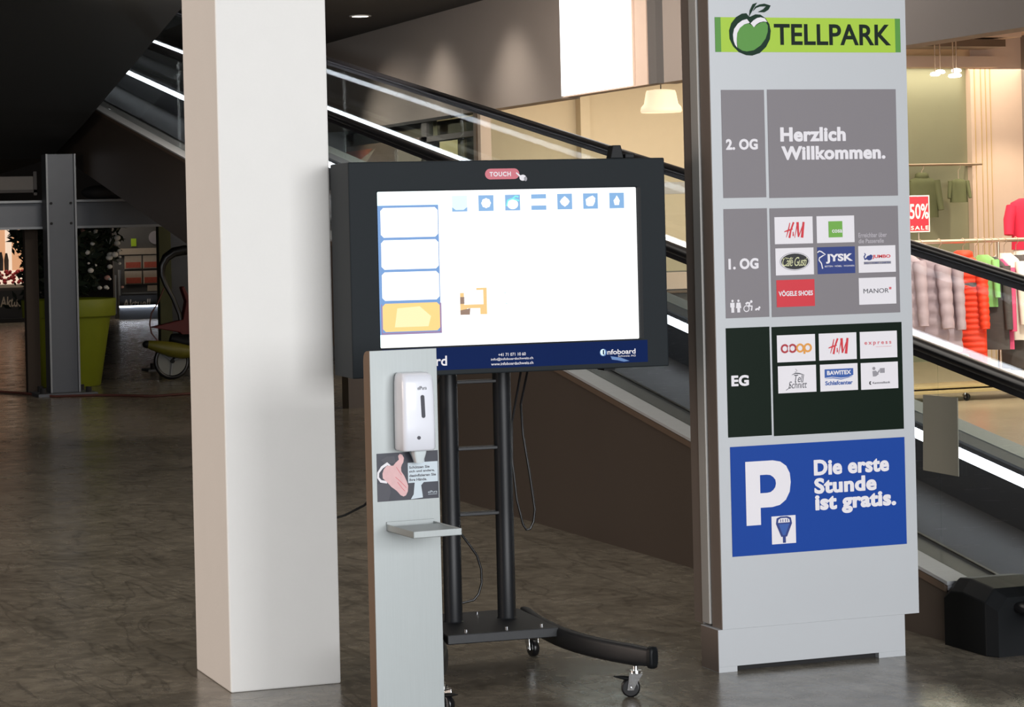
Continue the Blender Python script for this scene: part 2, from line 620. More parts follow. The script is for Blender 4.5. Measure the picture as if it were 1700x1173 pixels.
# ================================================================== SETTING
struct('floor', MB().box(-14, 9.0, -12, 62, -0.25, 0, 'polished_concrete').box(9.0, 24, 32, 62, -0.25, 0, 'polished_concrete'))
struct('floor_store', MB().box(9.0, 24, 2, 32, -0.25, 0, 'store_floor'))

# upper shell
struct('ceiling', MB().box(-14, 24, 10, 62, 7.0, 7.3, 'ceiling_dark').box(6.45, 9.0, 11, 45, 4.03, 4.3, 'ceiling_dark'))
struct('wall_back', MB().box(-14, 24, 61, 61.3, 0, 7, 'ceiling_dark'))
# bulkhead over the shop fronts
b = MB().box(9.0, 9.2, 5, 20.30, 2.855, 4.03, 'fascia_grey').box(9.0, 9.2, 22.60, 34, 2.855, 4.03, 'fascia_grey')
b.box(9.04, 9.2, 20.30, 22.60, 2.87, 4.03, 'fascia_grey')
struct('wall_fascia', b)
struct('trim_1', MB().box(8.97, 9.0, 20.42, 20.68, 2.858, 4.03, 'cream_wall'))
struct('trim_2', MB().box(8.93, 9.0, 20.12, 20.30, 2.85, 4.03, 'fascia_dark'))

# store interior
struct('ceiling_store', MB().box(9.2, 24, 2, 28, 3.62, 3.75, 'cream_wall'))
struct('wall_store_back', MB().box(9.2, 24, 27.0, 27.2, 0, 3.7, 'beige_wall').box(10.93, 11.05, 26.85, 27.0, 0, 3.62, 'beige_wall'))
struct('wall_store_right', MB().box(22, 22.2, 2, 27, 0, 3.7, 'beige_wall'))
b = MB().box(14.47, 15.13, 24.0, 24.3, 0, 3.62, 'cream_wall')
for x in (14.52, 14.60, 14.66, 14.72):
    b.box(x - 0.004, x + 0.004, 23.992, 24.0, 0, 3.25, 'board_beige')
struct('wall_store_pier', b)
struct('wall_store_side', MB().box(15.13, 16.6, 23.4, 24.6, 0, 3.62, 'fascia_grey'))
struct('window_1', MB().box(12.4, 14.47, 24.1, 24.14, 0, 3.255, 'mirror_green'))
struct('trim_3', MB().box(12.4, 14.74, 23.85, 24.1, 3.255, 3.376, 'cream_wall'))
struct('trim_4', MB().box(12.6, 14.5, 23.3, 23.7, 3.44, 3.52, 'brown_trim').box(12.6, 14.64, 23.2, 23.9, 3.54, 3.60, 'cream_wall'))

# glazed shop front left of the store entrance
b = MB()
b.box(9.0, 9.12, 24.97, 25.06, 0, 2.855, 'cream_wall').box(9.0, 9.12, 25.12, 25.2, 0, 2.855, 'brown_trim')
b.box(9.02, 9.1, 26.85, 27.04, 0, 2.855, 'fascia_dark').box(9.02, 9.1, 31.5, 31.6, 0, 2.855, 'fascia_dark')
b.box(9.02, 9.1, 25.2, 34, 2.60, 2.66, 'fascia_dark')
b.box(8.985, 9.0, 25.9, 34, 2.825, 2.86, 'matt_black')
b.box(9.02, 9.1, 29.2, 29.25, 0, 2.6, 'fascia_dark')
struct('trim_5', b)
struct('window_2', MB().box(9.05, 9.062, 25.2, 34, 0, 2.855, 'store_glass'))
struct('wall_behind_glass', MB().box(9.205, 9.25, 26.0, 34, 0, 2.84, 'poster_brown').box(9.205, 9.25, 25.62, 26.0, 0, 2.84, 'fascia_dark'))
# wall piece and low wall seen below the travelator
struct('wall_under_ramp', MB().box(6.39, 8.9, 21.4, 21.6, 0, 2.0, 'brown_cladding'))
struct('wall_rear_partition', MB().box(6.72, 9.0, 30.0, 30.2, 0, 2.85, 'steel_grey'))

# dark soffit of the crossing upper ramp, upper left
b = MB().prism([(15.5, 4.22), (24.3, 2.715), (26.2, 2.44), (27.5, 2.41), (29.8, 2.37), (29.8, 3.4), (26.2, 3.6), (15.5, 5.5)], 0, -9, 4.6, 'soffit_black')
struct('ceiling_ramp_soffit', b)

# ================================================================== PILLAR
t = thing('pillar', 'big white square plastered pillar standing left of the touch screen', 'pillar', (2.262, 8.68, 0))
obj('shaft', MB().box(2.062, 2.462, 8.42, 8.935, 0, 5.2, 'white_plaster'), t, 0.006)

# ================================================================== DIRECTORY PYLON
YF = 7.97
pyl = thing('directory_pylon', 'tall silver shopping centre directory pylon with coloured floor panels', 'sign', (4.14, 8.1, 0))
mat('pylon_side_reflection', (0.21, 0.17, 0.145), 0.45, 0.2, noise=0.04)  # silver sides, the brown they reflect is put into the colour


def shell(ya, yb):
    m_ = MB().box(3.744, 4.538, ya, yb, 0.153, 2.75, 'silver_paint')
    return m_.box(3.7425, 3.744, ya + .003, yb - .001, 0.154, 2.749, 'pylon_side_reflection').box(4.538, 4.5395, ya + .003, yb - .001, 0.154, 2.749, 'pylon_side_reflection')


obj('front_panel', shell(YF, YF + 0.085), pyl)
core = MB().box(3.752, 4.53, YF + 0.087, YF + 0.155, 0.165, 2.74, 'skirt_black')
for x, w_ in ((3.736, 1), (4.546, -1)):
    core.box(min(x, x + 0.02 * w_), max(x, x + 0.02 * w_), YF + 0.092, YF + 0.155, 0.16, 2.74, 'silver_edge')
obj('edge_profile', core, pyl, 0.003)
obj('rear_panel', shell(YF + 0.16, YF + 0.235), pyl)
b = MB().box(3.728, 4.480, YF + 0.004, YF + 0.15, 0.02, 0.152, 'silver_paint')
b.box(3.728, 3.80, YF + 0.004, YF + 0.15, 0, 0.02, 'silver_paint').box(4.37, 4.480, YF + 0.004, YF + 0.15, 0, 0.02, 'silver_paint')
b.box(3.727, 3.728, YF + 0.006, YF + 0.149, 0.002, 0.151, 'pylon_side_reflection')
b.box(3.80, 4.37, YF + 0.03, YF + 0.13, 0, 0.02, 'matt_black')
obj('plinth', b, pyl, 0.002)
y1, y2, y3 = YF - 0.0015, YF - 0.0025, YF - 0.0035


def sign(name, mb, parent=pyl, **k):
    return obj(name, mb, parent, **k)


# header with apple
b = MB().rect(3.790, 4.493, 2.206, 2.330, y1, 'lime').rect(3.767, 3.790, 2.206, 2.330, y1, 'apple_green').rect(4.493, 4.515, 2.207, 2.330, y1, 'apple_green')
b.text('TELLPARK', 4.000, 4.475, 2.232, 2.308, y2, 'letter_green', 0.02)
hd = sign('header_band', b, label='lime green TELLPARK header band')


def ap(px, py):
    return (3.7985 + (px - 0) / 1173.0 * 0.2366 * 0.985, 2.384 - (py - 55) / 1173.0 * 0.2185)


b = MB()
out = [(530, 340), (470, 265), (380, 275), (260, 345), (165, 460), (118, 600), (125, 760), (190, 900), (300, 1010), (450, 1070), (570, 1078), (720, 1030), (850, 910), (930, 760), (950, 600), (925, 470), (850, 360), (750, 290), (650, 285)]
b.poly([ap(*p) for p in out], y2, 'apple_dark')
inn = [(510, 460), (400, 490), (310, 570), (265, 680), (262, 800), (285, 930), (370, 985), (460, 1000), (600, 975), (740, 880), (840, 750), (885, 620), (890, 500), (850, 432), (760, 440), (690, 475), (620, 530)]
b.poly([ap(*p) for p in inn], y3, 'apple_green')
wl = [(475, 378), (380, 405), (290, 470), (215, 570), (190, 680), (200, 800), (230, 880), (270, 930), (262, 840), (262, 760), (275, 650), (330, 550), (420, 480), (530, 448)]
b.poly([ap(*p) for p in wl], y3 - 0.0004, 'sign_tile')
wr = [(545, 460), (600, 405), (680, 355), (750, 342), (830, 360), (880, 430), (800, 422), (720, 442), (660, 480), (612, 535)]
b.poly([ap(*p) for p in wr], y3 - 0.0004, 'sign_tile')
b.poly([ap(*p) for p in [(475, 370), (520, 330), (600, 340), (640, 370), (590, 410), (545, 458)]], y3 - 0.0008, 'apple_dark')
b.poly([ap(*p) for p in [(520, 335), (540, 210), (600, 90), (690, 60), (620, 160), (570, 250)]], y3, 'apple_dark')
b.stroke([ap(*p) for p in [(605, 220), (660, 150), (740, 115), (830, 105), (955, 115)]], [0.001, 0.006, 0.008, 0.010, 0.001], y3, 'apple_dark')
b.stroke([ap(*p) for p in [(955, 115), (890, 160), (820, 215), (705, 240)]], [0.001, 0.016, 0.012, 0.001], y3, 'apple_dark')
obj('apple_emblem', b, hd, label='dark green outlined apple emblem')

# 2. OG
sign('floor_panel', MB().rect(3.785, 3.955, 1.686, 2.071, y1, 'sign_grey').text('2. OG', 3.799, 3.925, 1.857, 1.896, y2, 'sign_tile', 0.025, 0.0, 1.06, 0.035), label='grey panel reading 2. OG')
b = MB().rect(3.967, 4.490, 1.683, 2.072, y1, 'sign_grey')
b.text('Herzlich', 4.015, 4.280, 1.884, 1.936, y2, 'sign_tile', 0.025, 0.0, 1.06, 0.035).text('Willkommen.', 4.018, 4.441, 1.818, 1.868, y2, 'sign_tile', 0.025, 0.0, 1.06, 0.035)
sign('floor_panel', b, label='grey panel reading Herzlich Willkommen.')
# 1. OG
b = MB().rect(3.784, 3.956, 1.258, 1.647, y1, 'sign_grey').text('1. OG', 3.798, 3.917, 1.431, 1.470, y2, 'sign_tile', 0.025, 0.0, 1.06, 0.035)
fp = sign('floor_panel', b, label='grey panel reading 1. OG')


def ic(px, py):
    return (3.784 + (px - 95) / 1325.0 * 0.172, 1.258 + (880 - py) / 1700.0 * 0.186 * 1.0)


b = MB()
for cx, skirt in ((300, 0), (480, 1)):
    c = ic(cx, 322)
    b.ellipse(c[0], c[1], 0.0045, 0.0048, y2, 'sign_tile', 14)
    if skirt:
        b.poly([ic(*p) for p in [(420, 380), (540, 380), (565, 560), (400, 560)]], y2, 'sign_tile')
    else:
        b.poly([ic(*p) for p in [(230, 380), (360, 380), (360, 530), (230, 530)]], y2, 'sign_tile')
    b.poly([ic(*p) for p in [(cx - 42, 525), (cx + 45, 525), (cx + 45, 700), (cx - 42, 700)]], y2 - 0.0002, 'sign_tile')
c = ic(720, 585)
b.ring(c[0], c[1], 0.0085, 0.012, y2, 'sign_tile')
c = ic(870, 360)
b.ellipse(c[0], c[1], 0.005, 0.005, y2, 'sign_tile', 14)
b.stroke([ic(*p) for p in [(700, 440), (750, 395), (820, 410), (800, 480)]], 0.0075, y2 - 0.0002, 'sign_tile')
b.stroke([ic(*p) for p in [(760, 500), (890, 510), (870, 655)]], 0.006, y2 - 0.0004, 'sign_tile')
c = ic(1115, 565)
b.ellipse(c[0], c[1], 0.004, 0.0045, y2, 'sign_tile', 12)
b.stroke([ic(*p) for p in [(1000, 655), (1010, 620), (1080, 600), (1100, 655)]], 0.007, y2 - 0.0002, 'sign_tile')
obj('restroom_icons', b, fp, label='white toilet, wheelchair and baby icons')
b = MB().rect(3.966, 4.488, 1.256, 1.646, y1, 'sign_grey')
b.text('Erreichbar über', 4.322, 4.439, 1.533, 1.550, y2, 'print_lightgrey', 0.02).text('die Passerelle', 4.322, 4.426, 1.512, 1.528, y2, 'print_lightgrey', 0.02)
p1 = sign('floor_panel', b, label='grey panel carrying seven shop name tiles')


def tile(x0, z0, w_, h_, draw, parent, label, base='sign_tile'):
    b = MB().rect(x0, x0 + w_, z0, z0 + h_, y2, base)
    draw(b, lambda u: x0 + u * w_, lambda v: z0 + v * h_, y3)
    obj('shop_tile', b, parent, label=label)


def d_hm(b, X, Z, y):
    b.stroke([(X(.30), Z(.25)), (X(.36), Z(.52)), (X(.40), Z(.78))], [.002, .005, .003], y, 'print_red')
    b.stroke([(X(.38), Z(.22)), (X(.42), Z(.5)), (X(.50), Z(.8))], [.008, .006, .007], y, 'print_red')
    b.stroke([(X(.25), Z(.45)), (X(.35), Z(.50)), (X(.47), Z(.55))], [.003, .006, .004], y - .0002, 'print_red')
    b.text('&', X(.46), X(.51), Z(.28), Z(.45), y, 'print_red', 0.02)
    b.stroke([(X(.52), Z(.22)), (X(.60), Z(.8))], [.002, .004], y, 'print_red')
    b.stroke([(X(.60), Z(.8)), (X(.62), Z(.25))], [.010, .006], y - .0002, 'print_red')
    b.stroke([(X(.62), Z(.25)), (X(.77), Z(.8))], [.003, .004], y - .0004, 'print_red')
    b.stroke([(X(.76), Z(.8)), (X(.71), Z(.22))], [.008, .010], y - .0006, 'print_red')


def d_cosa(b, X, Z, y):
    b.rect(X(.31), X(.68), Z(.2), Z(.8), y, 'tile_green')
    b.text('cosa', X(.40), X(.67), Z(.37), Z(.49), y - .0005, 'sign_tile', 0.02)


def d_cafe(b, X, Z, y):
    b.ellipse(X(.5), Z(.5), .060, .0325, y, 'print_grey')
    b.ellipse(X(.5), Z(.5), .058, .0305, y - .0003, 'sign_tile')
    b.ellipse(X(.5), Z(.5), .055, .0285, y - .0006, 'print_black')
    b.text('Café Gusti', X(.17), X(.82), Z(.33), Z(.66), y - .0009, 'print_cream', 0.0, 0.35, 0.85)
    b.stroke([(X(.18), Z(.6)), (X(.28), Z(.64)), (X(.42), Z(.58))], .002, y - .0009, 'print_cream')


def d_jysk(b, X, Z, y):
    b.text('JYSK', X(.22), X(.94), Z(.38), Z(.74), y, 'sign_tile', 0.045)
    b.text('BETTEN · MÖBEL · WOHNEN', X(.19), X(.97), Z(.25), Z(.32), y, 'sign_tile', 0.01)
    b.stroke([(X(.0), Z(.80)), (X(.05), Z(.86)), (X(.11), Z(.83)), (X(.21), Z(.72)), (X(.14), Z(.68)), (X(.05), Z(.60)), (X(.04), Z(.52)), (X(.10), Z(.40)), (X(.13), Z(.2))], .0045, y, 'sign_tile')


def d_jumbo(b, X, Z, y):
    b.text('JUMBO', X(.37), X(.86), Z(.50), Z(.66), y, 'print_red', 0.03)
    b.ellipse(X(.29), Z(.55), .012, .009, y, 'print_navy', 18)
    b.ellipse(X(.33), Z(.60), .007, .007, y - .0002, 'print_navy', 18)
    b.stroke([(X(.24), Z(.55)), (X(.17), Z(.50)), (X(.15), Z(.60)), (X(.19), Z(.68)), (X(.16), Z(.73))], [.008, .006, .005, .004, .003], y - .0003, 'print_navy')
    b.rect(X(.14), X(.87), Z(.31), Z(.41), y, 'print_grey')
    b.text('BAU + HOBBY + GARTEN', X(.16), X(.85), Z(.33), Z(.39), y - .0005, 'print_navy', 0.01)


def d_vogele(b, X, Z, y):
    b.text('VÖGELE SHOES', X(.05), X(.95), Z(.40), Z(.62), y, 'sign_tile', 0.03)


def d_manor(b, X, Z, y):
    b.text('MANOR', X(.12), X(.80), Z(.42), Z(.59), y, 'print_darkgrey', 0.0)
    b.rect(X(.81), X(.87), Z(.54), Z(.63), y, 'print_pink')


def d_coop(b, X, Z, y):
    for u, m in ((.20, 'print_deepred'), (.40, 'print_deepred'), (.60, 'print_orange'), (.80, 'print_orange')):
        b.ring(X(u), Z(.5), .0095, .0165, y - u * .001, m)
    b.rect(X(.275), X(.32), Z(.42), Z(.58), y - .001, 'sign_tile')
    b.rect(X(.685), X(.735), Z(.28), Z(.5), y - .0011, 'print_orange')


def d_express(b, X, Z, y):
    b.text('express', X(.12), X(.84), Z(.47), Z(.62), y, 'print_pink', 0.02, 0, 1.5)
    b.rect(X(.42), X(.84), Z(.42), Z(.43), y, 'print_pink')


def d_tell(b, X, Z, y):
    b.text('Tell', X(.42), X(.68), Z(.38), Z(.66), y, 'print_darkgrey', 0.0, 0.25)
    b.text('Schnitt', X(.27), X(.75), Z(.16), Z(.42), y, 'print_darkgrey', 0.0, 0.25)
    b.stroke([(X(.36), Z(.66)), (X(.46), Z(.72)), (X(.56), Z(.70)), (X(.66), Z(.66))], [.001, .004, .004, .001], y, 'print_darkgrey')
    b.stroke([(X(.44), Z(.76)), (X(.50), Z(.80)), (X(.46), Z(.88))], .002, y, 'print_grey')
    b.stroke([(X(.30), Z(.32)), (X(.28), Z(.18)), (X(.20), Z(.10))], .002, y, 'print_darkgrey')


def d_bawi(b, X, Z, y):
    b.poly([(X(.12), Z(.50)), (X(.32), Z(.53)), (X(.55), Z(.48)), (X(.75), Z(.50)), (X(.88), Z(.57)), (X(.88), Z(.82)), (X(.12), Z(.82))], y, 'print_blue')
    b.text('BAWITEX', X(.18), X(.82), Z(.60), Z(.76), y - .0005, 'sign_tile', 0.04)
    b.stroke([(X(.14), Z(.47)), (X(.34), Z(.49)), (X(.55), Z(.43)), (X(.85), Z(.51))], [.001, .003, .003, .001], y, 'print_blue')
    b.text('Schlafcenter', X(.13), X(.86), Z(.22), Z(.38), y, 'print_blue', 0.03)


def d_bank(b, X, Z, y):
    b.ellipse(X(.35), Z(.78), .006, .006, y, 'print_grey', 14)
    b.poly([(X(.32), Z(.48)), (X(.40), Z(.48)), (X(.48), Z(.56)), (X(.40), Z(.70)), (X(.31), Z(.68))], y, 'print_grey')
    b.poly([(X(.42), Z(.60)), (X(.50), Z(.74)), (X(.50), Z(.66)), (X(.44), Z(.54))], y - .0002, 'print_grey')
    b.rect(X(.51), X(.64), Z(.60), Z(.78), y, 'print_grey')
    b.ellipse(X(.25), Z(.24), .0055, .0065, y, 'print_black', 14)
    b.poly([(X(.24), Z(.24)), (X(.28), Z(.31)), (X(.30), Z(.24)), (X(.28), Z(.17))], y - .0004, 'sign_tile')
    b.text('Kantonalbank', X(.31), X(.78), Z(.20), Z(.28), y, 'print_darkgrey', 0.01)


TW, TH = 0.153, 0.097
tile(3.984, 1.517, TW, TH, d_hm, p1, 'white tile with red brush letters H&M')
tile(4.153, 1.517, TW, TH, d_cosa, p1, 'white tile with small green square')
tile(3.985, 1.405, TW, TH, d_cafe, p1, 'white tile with black oval café emblem')
tile(4.153, 1.405, TW, TH, d_jysk, p1, 'blue JYSK tile with white goose', 'print_navy')
tile(4.320, 1.405, TW, TH, d_jumbo, p1, 'white JUMBO tile with blue elephant')
tile(3.986, 1.291, TW, TH, d_vogele, p1, 'red tile reading VÖGELE SHOES', 'print_red')
tile(4.319, 1.289, TW, TH, d_manor, p1, 'white tile reading MANOR')
# EG
sign('floor_panel', MB().rect(3.782, 3.955, 0.834, 1.223, y1, 'sign_darkgreen').text('EG', 3.799, 3.868, 1.015, 1.054, y2, 'sign_tile', 0.025, 0.0, 1.06, 0.035), label='dark green panel reading EG')
p0 = sign('floor_panel', MB().rect(3.963, 4.492, 0.830, 1.221, y1, 'sign_darkgreen'), label='dark green panel carrying six shop name tiles')
tile(3.983, 1.093, TW, TH, d_coop, p0, 'white tile with red to orange coop letters')
tile(4.151, 1.093, TW, TH, d_hm, p0, 'white tile with red brush letters H&M')
tile(4.318, 1.093, TW, TH, d_express, p0, 'white tile with thin red word express')
tile(3.984, 0.982, TW, TH, d_tell, p0, 'white tile with grey script Tell Schnitt')
tile(4.153, 0.981, TW, TH, d_bawi, p0, 'white tile with blue BAWITEX block')
tile(4.319, 0.980, TW, TH, d_bank, p0, 'white tile with grey cashier icon')
# parking
b = MB().rect(3.788, 4.493, 0.409, 0.800, y1, 'sign_blue')
pt = [(3.846, .516), (3.846, .744), (3.955, .744), (3.985, .738), (4.008, .722), (4.022, .695), (4.025, .662), (4.020, .628), (4.004, .600), (3.980, .583), (3.950, .577), (3.903, .577), (3.903, .516)]
# P built as a bowl and a stem
b.rect(3.846, 3.903, .516, .744, y2, 'sign_tile')
bo = [(3.903, .744), (3.955, .744), (3.985, .738), (4.008, .722), (4.022, .695), (4.025, .662), (4.020, .628), (4.004, .600), (3.980, .583), (3.950, .577), (3.903, .577)]
bi = [(3.903, .694), (3.930, .694), (3.944, .692), (3.956, .684), (3.964, .674), (3.966, .660), (3.963, .648), (3.955, .638), (3.944, .631), (3.930, .629), (3.903, .629)]
n = len(bo)
b.add([(p[0], y2, p[1]) for p in bo] + [(p[0], y2, p[1]) for p in bi], [(i, i + 1, n + i + 1, n + i) for i in range(n - 1)], 'sign_tile')
b.text('Die erste', 4.119, 4.426, .679, .736, y2, 'sign_tile', 0.025, 0.0, 1.06, 0.035)
b.text('Stunde', 4.119, 4.373, .613, .670, y2, 'sign_tile', 0.025, 0.0, 1.06, 0.035)
b.text('ist gratis.', 4.121, 4.452, .537, .608, y2, 'sign_tile', 0.025, 0.0, 1.06, 0.035)
pk = sign('parking_panel', b, label='blue parking panel reading Die erste Stunde ist gratis.')
b = MB().rect(3.945, 4.041, .443, .543, y2, 'sign_tile')
b.poly([(3.965, .535), (3.962, .515), (3.982, .468), (3.988, .468), (3.988, .446), (4.000, .446), (4.000, .468), (4.005, .468), (4.026, .515), (4.022, .535), (4.008, .541), (3.980, .541)], y3, 'print_navy')
b.poly([(3.972, .530), (3.970, .519), (4.017, .519), (4.015, .530), (4.004, .535), (3.982, .535)], y3 - .0004, 'sign_tile')
b.poly([(3.972, .514), (4.015, .514), (3.998, .474), (3.988, .474)], y3 - .0004, 'print_blue')
for x in (3.979, 3.988, 3.998, 4.007):
    b.rect(x, x + .003, .521, .531, y3 - .0008, 'print_navy')
obj('meter_symbol', b, pk, label='white square with parking meter symbol')

# ================================================================== TOUCH SCREEN KIOSK
kio = thing('touch_kiosk', 'black touch screen information display on a wheeled column stand', 'display', (3.01, 8.07, 0), R(-3.2))
K = dict(local=True)
b = MB()
x0, x1, z0, z1 = -0.575, 0.580, 1.094, 1.835
sx0, sx1, sz0, sz1 = -0.474, 0.474, 1.195, 1.732
D = 0.27
# front frame as one ring around the screen opening, closed back box
fo_ = [(x0, z0), (x1, z0), (x1, z1), (x0, z1)]
fi_ = [(sx0, sz0), (sx1, sz0), (sx1, sz1), (sx0, sz1)]
v = [(p[0], 0, p[1]) for p in fo_] + [(p[0], 0, p[1]) for p in fi_] + [(p[0], 0.03, p[1]) for p in fi_] + [(p[0], D, p[1]) for p in fo_]
f = [(i, (i + 1) % 4, 4 + (i + 1) % 4, 4 + i) for i in range(4)] + [(4 + i, 4 + (i + 1) % 4, 8 + (i + 1) % 4, 8 + i) for i in range(4)]
f += [(8, 9, 10, 11), (15, 14, 13, 12)] + [((i + 1) % 4, i, 12 + i, 12 + (i + 1) % 4) for i in range(4)]
b.add(v, f, 'charcoal_housing')
obj('housing', b, kio, 0.004, **K)
b = MB().box(sx0 - 0.002, sx1 + 0.002, -0.002, 0.0295, sz0 - .002, sz0, 'black_plastic')
b.box(sx1, sx1 + 0.012, -0.004, 0.0, sz0, sz1, 'black_plastic')
obj('screen_bezel', b, kio, 0, **K)
# screen with its picture
b = MB().box(sx0, sx1, 0.012, 0.028, sz0, sz1, 'screen_white')
ys = 0.0115
b.rect(-0.474, -0.255, 1.240, 1.684, ys, 'screen_blue')
b.rect(-0.474, -0.24, 1.684, 1.731, ys, 'screen_cyan').rect(-0.474, -0.24, 1.197, 1.240, ys, 'screen_cyan')
for za, zb, m in ((1.574, 1.676, 'screen_white'), (1.464, 1.565, 'screen_white'), (1.357, 1.455, 'screen_white'), (1.250, 1.347, 'screen_orange')):
    r_ = 0.010
    b.poly([(-0.462 + r_, za), (-0.258 - r_, za), (-0.258, za + r_), (-0.258, zb - r_), (-0.258 - r_, zb), (-0.462 + r_, zb), (-0.462, zb - r_), (-0.462, za + r_)], ys - .0005, m)
b.rect(-0.258, -0.252, 1.244, 1.345, ys - .0003, 'screen_mauve').rect(-0.467, -0.463, 1.244, 1.345, ys - .0003, 'screen_mauve').rect(-0.467, -0.252, 1.240, 1.247, ys - .0003, 'screen_mauve')
b.poly([(-0.42, 1.265), (-0.30, 1.265), (-0.29, 1.30), (-0.33, 1.335), (-0.41, 1.33)], ys - .001, 'screen_orange_light')
b.poly([(-0.33, 1.360), (-0.262, 1.362), (-0.262, 1.38), (-0.29, 1.372)], ys - .001, 'screen_cyan')
icx = [-0.178, -0.082, 0.015, 0.111, 0.207, 0.303, 0.401]
for i, cx in enumerate(icx):
    cz = 1.686
    h = 0.0275
    if i == 0:
        b.rect(cx - h, cx + h, cz - h, cz + h, ys, 'screen_pale')
        b.poly([(cx - h, cz - h), (cx + h, cz - h), (cx + h, cz - .012), (cx + .014, cz - .022), (cx - .014, cz - .022), (cx - h, cz - .012)], ys - .0004, 'screen_icon')
        continue
    if i == 3:
        b.rect(cx - h, cx + h, cz + .012, cz + h, ys, 'screen_icon').rect(cx - h, cx + h, cz - h, cz - .012, ys, 'screen_icon')
        continue
    b.rect(cx - h, cx + h, cz - h, cz + h, ys, 'screen_icon')
    yy = ys - .0005
    if i == 1:
        for k in range(8):
            a = k * PI / 4
            b.ellipse(cx + .011 * math.cos(a), cz + .011 * math.sin(a), .0065, .0065, yy - k * .00003, 'screen_white', 12)
        b.ellipse(cx, cz, .010, .010, yy - .0004, 'screen_white', 12)
    elif i == 2:
        b.ellipse(cx, cz - .006, .020, .017, yy, 'screen_white')
        b.stroke([(cx - .023, cz - .012), (cx - .018, cz + .008), (cx, cz + .014), (cx + .024, cz + .006)], .006, yy - .0003, 'screen_teal')
        b.stroke([(cx - .002, cz + .012), (cx + .010, cz + .022), (cx + .022, cz + .020)], .006, yy - .0005, 'screen_teal')
    elif i == 4:
        b.poly([(cx, cz + .019), (cx + .012, cz + .009), (cx + .018, cz), (cx + .012, cz - .010), (cx, cz - .018), (cx - .012, cz - .010), (cx - .018, cz), (cx - .012, cz + .009)], yy, 'screen_white')
    elif i == 5:
        b.poly([(cx - .016, cz - .014), (cx - .018, cz + .006), (cx - .006, cz + .014), (cx + .008, cz + .019), (cx + .018, cz + .010), (cx + .016, cz - .004), (cx + .009, cz - .017), (cx - .008, cz - .018)], yy, 'screen_white')
    else:
        b.poly([(cx - .008, cz - .016), (cx - .012, cz), (cx - .004, cz + .010), (cx, cz + .018), (cx + .005, cz + .011), (cx + .011, cz), (cx + .008, cz - .016)], yy, 'screen_white')
b.rect(-0.184, -0.087, 1.300, 1.392, ys, 'screen_tan')
b.poly([(-0.17, 1.335), (-0.10, 1.335), (-0.10, 1.385), (-0.17, 1.385)], ys - .0005, 'screen_white')
b.rect(-0.184, -0.168, 1.338, 1.362, ys - .0005, 'screen_brown')
b.rect(-0.160, -0.112, 1.300, 1.322, ys - .0005, 'screen_white')
b.poly([(-0.184, 1.300), (-0.150, 1.300), (-0.148, 1.322), (-0.184, 1.316)], ys - .001, 'screen_brown')
b.rect(-0.184, -0.125, 1.376, 1.392, ys - .0006, 'screen_white')
for cx, cz in ((-0.020, 1.372), (-0.016, 1.335)):
    b.ellipse(cx, cz, .004, .0025, ys, 'screen_pale', 10)
obj('screen', b, kio, 0, label='glowing screen with blue menu column and icon row', **K)
# badge
b = MB()
yb = -0.0012
r_ = 0.0185
cap = [(-0.087 + r_ + r_ * math.cos(a), 1.7865 + r_ * math.sin(a)) for a in [R(90 + 18 * k) for k in range(11)]]
cap += [(0.038 - r_ + r_ * math.cos(a), 1.7865 + r_ * math.sin(a)) for a in [R(-90 + 18 * k) for k in range(11)]]
b.poly(cap, yb, 'touch_red')
b.text('TOUCH', -0.071, 0.007, 1.778, 1.794, yb - .0006, 'sign_tile', 0.03, 0, 1.15)
b.stroke([(0.026, 1.790), (0.042, 1.776)], [.004, .007], yb - .001, 'sign_tile')
b.ellipse(0.050, 1.772, .0125, .0105, yb - .0012, 'sign_tile', 20)
b.ellipse(0.060, 1.768, .006, .008, yb - .0014, 'print_grey', 12)
obj('touch_badge', b, kio, 0, label='red TOUCH badge with white pointing hand', **K)
# blue strip
b = MB().rect(-0.470, 0.500, 1.112, 1.190, yb, 'strip_blue')
b.text('Infoboard', -0.425, -0.240, 1.127, 1.162, yb - .0006, 'sign_tile', 0.02)
b.text('+41 71 071 10 60', -0.054, 0.046, 1.152, 1.163, yb - .0006, 'sign_tile', 0.01)
b.text('info@infoboardschweiz.ch', -0.081, 0.073, 1.136, 1.147, yb - .0006, 'sign_tile', 0.01)
b.text('www.infoboardschweiz.ch', -0.081, 0.073, 1.121, 1.131, yb - .0006, 'sign_tile', 0.01)
b.ellipse(0.333, 1.151, .013, .013, yb - .0006, 'strip_blue_light')
b.ellipse(0.331, 1.152, .009, .011, yb - .0009, 'screen_pale')
b.text('I', 0.331, 0.336, 1.144, 1.160, yb - .0012, 'strip_blue', 0.02)
b.text('nfoboard', 0.348, 0.454, 1.143, 1.161, yb - .0006, 'sign_tile', 0.02)
b.text('Schweiz AG', 0.388, 0.454, 1.133, 1.140, yb - .0006, 'sign_tile', 0.0)
b.poly([(0.36, 1.137), (0.40, 1.130), (0.43, 1.118), (0.41, 1.116), (0.385, 1.122), (0.365, 1.125)], yb - .0003, 'strip_blue_light')
obj('brand_strip', b, kio, 0, label='dark blue strip under the screen with white contact lettering', **K)
b = MB().prism([(0.385, 1.835), (0.435, 1.835), (0.425, 1.882), (0.395, 1.882)], 1, 0.02, 0.07, 'black_plastic')
b.box(0.44, 0.475, 0.02, 0.08, 1.835, 1.852, 'black_plastic')
obj('top_bracket', b, kio, 0.003, **K)
obj('underside_clip', MB().box(0.352, 0.395, 0.05, 0.12, 1.084, 1.095, 'black_plastic'), kio, 0.001, **K)
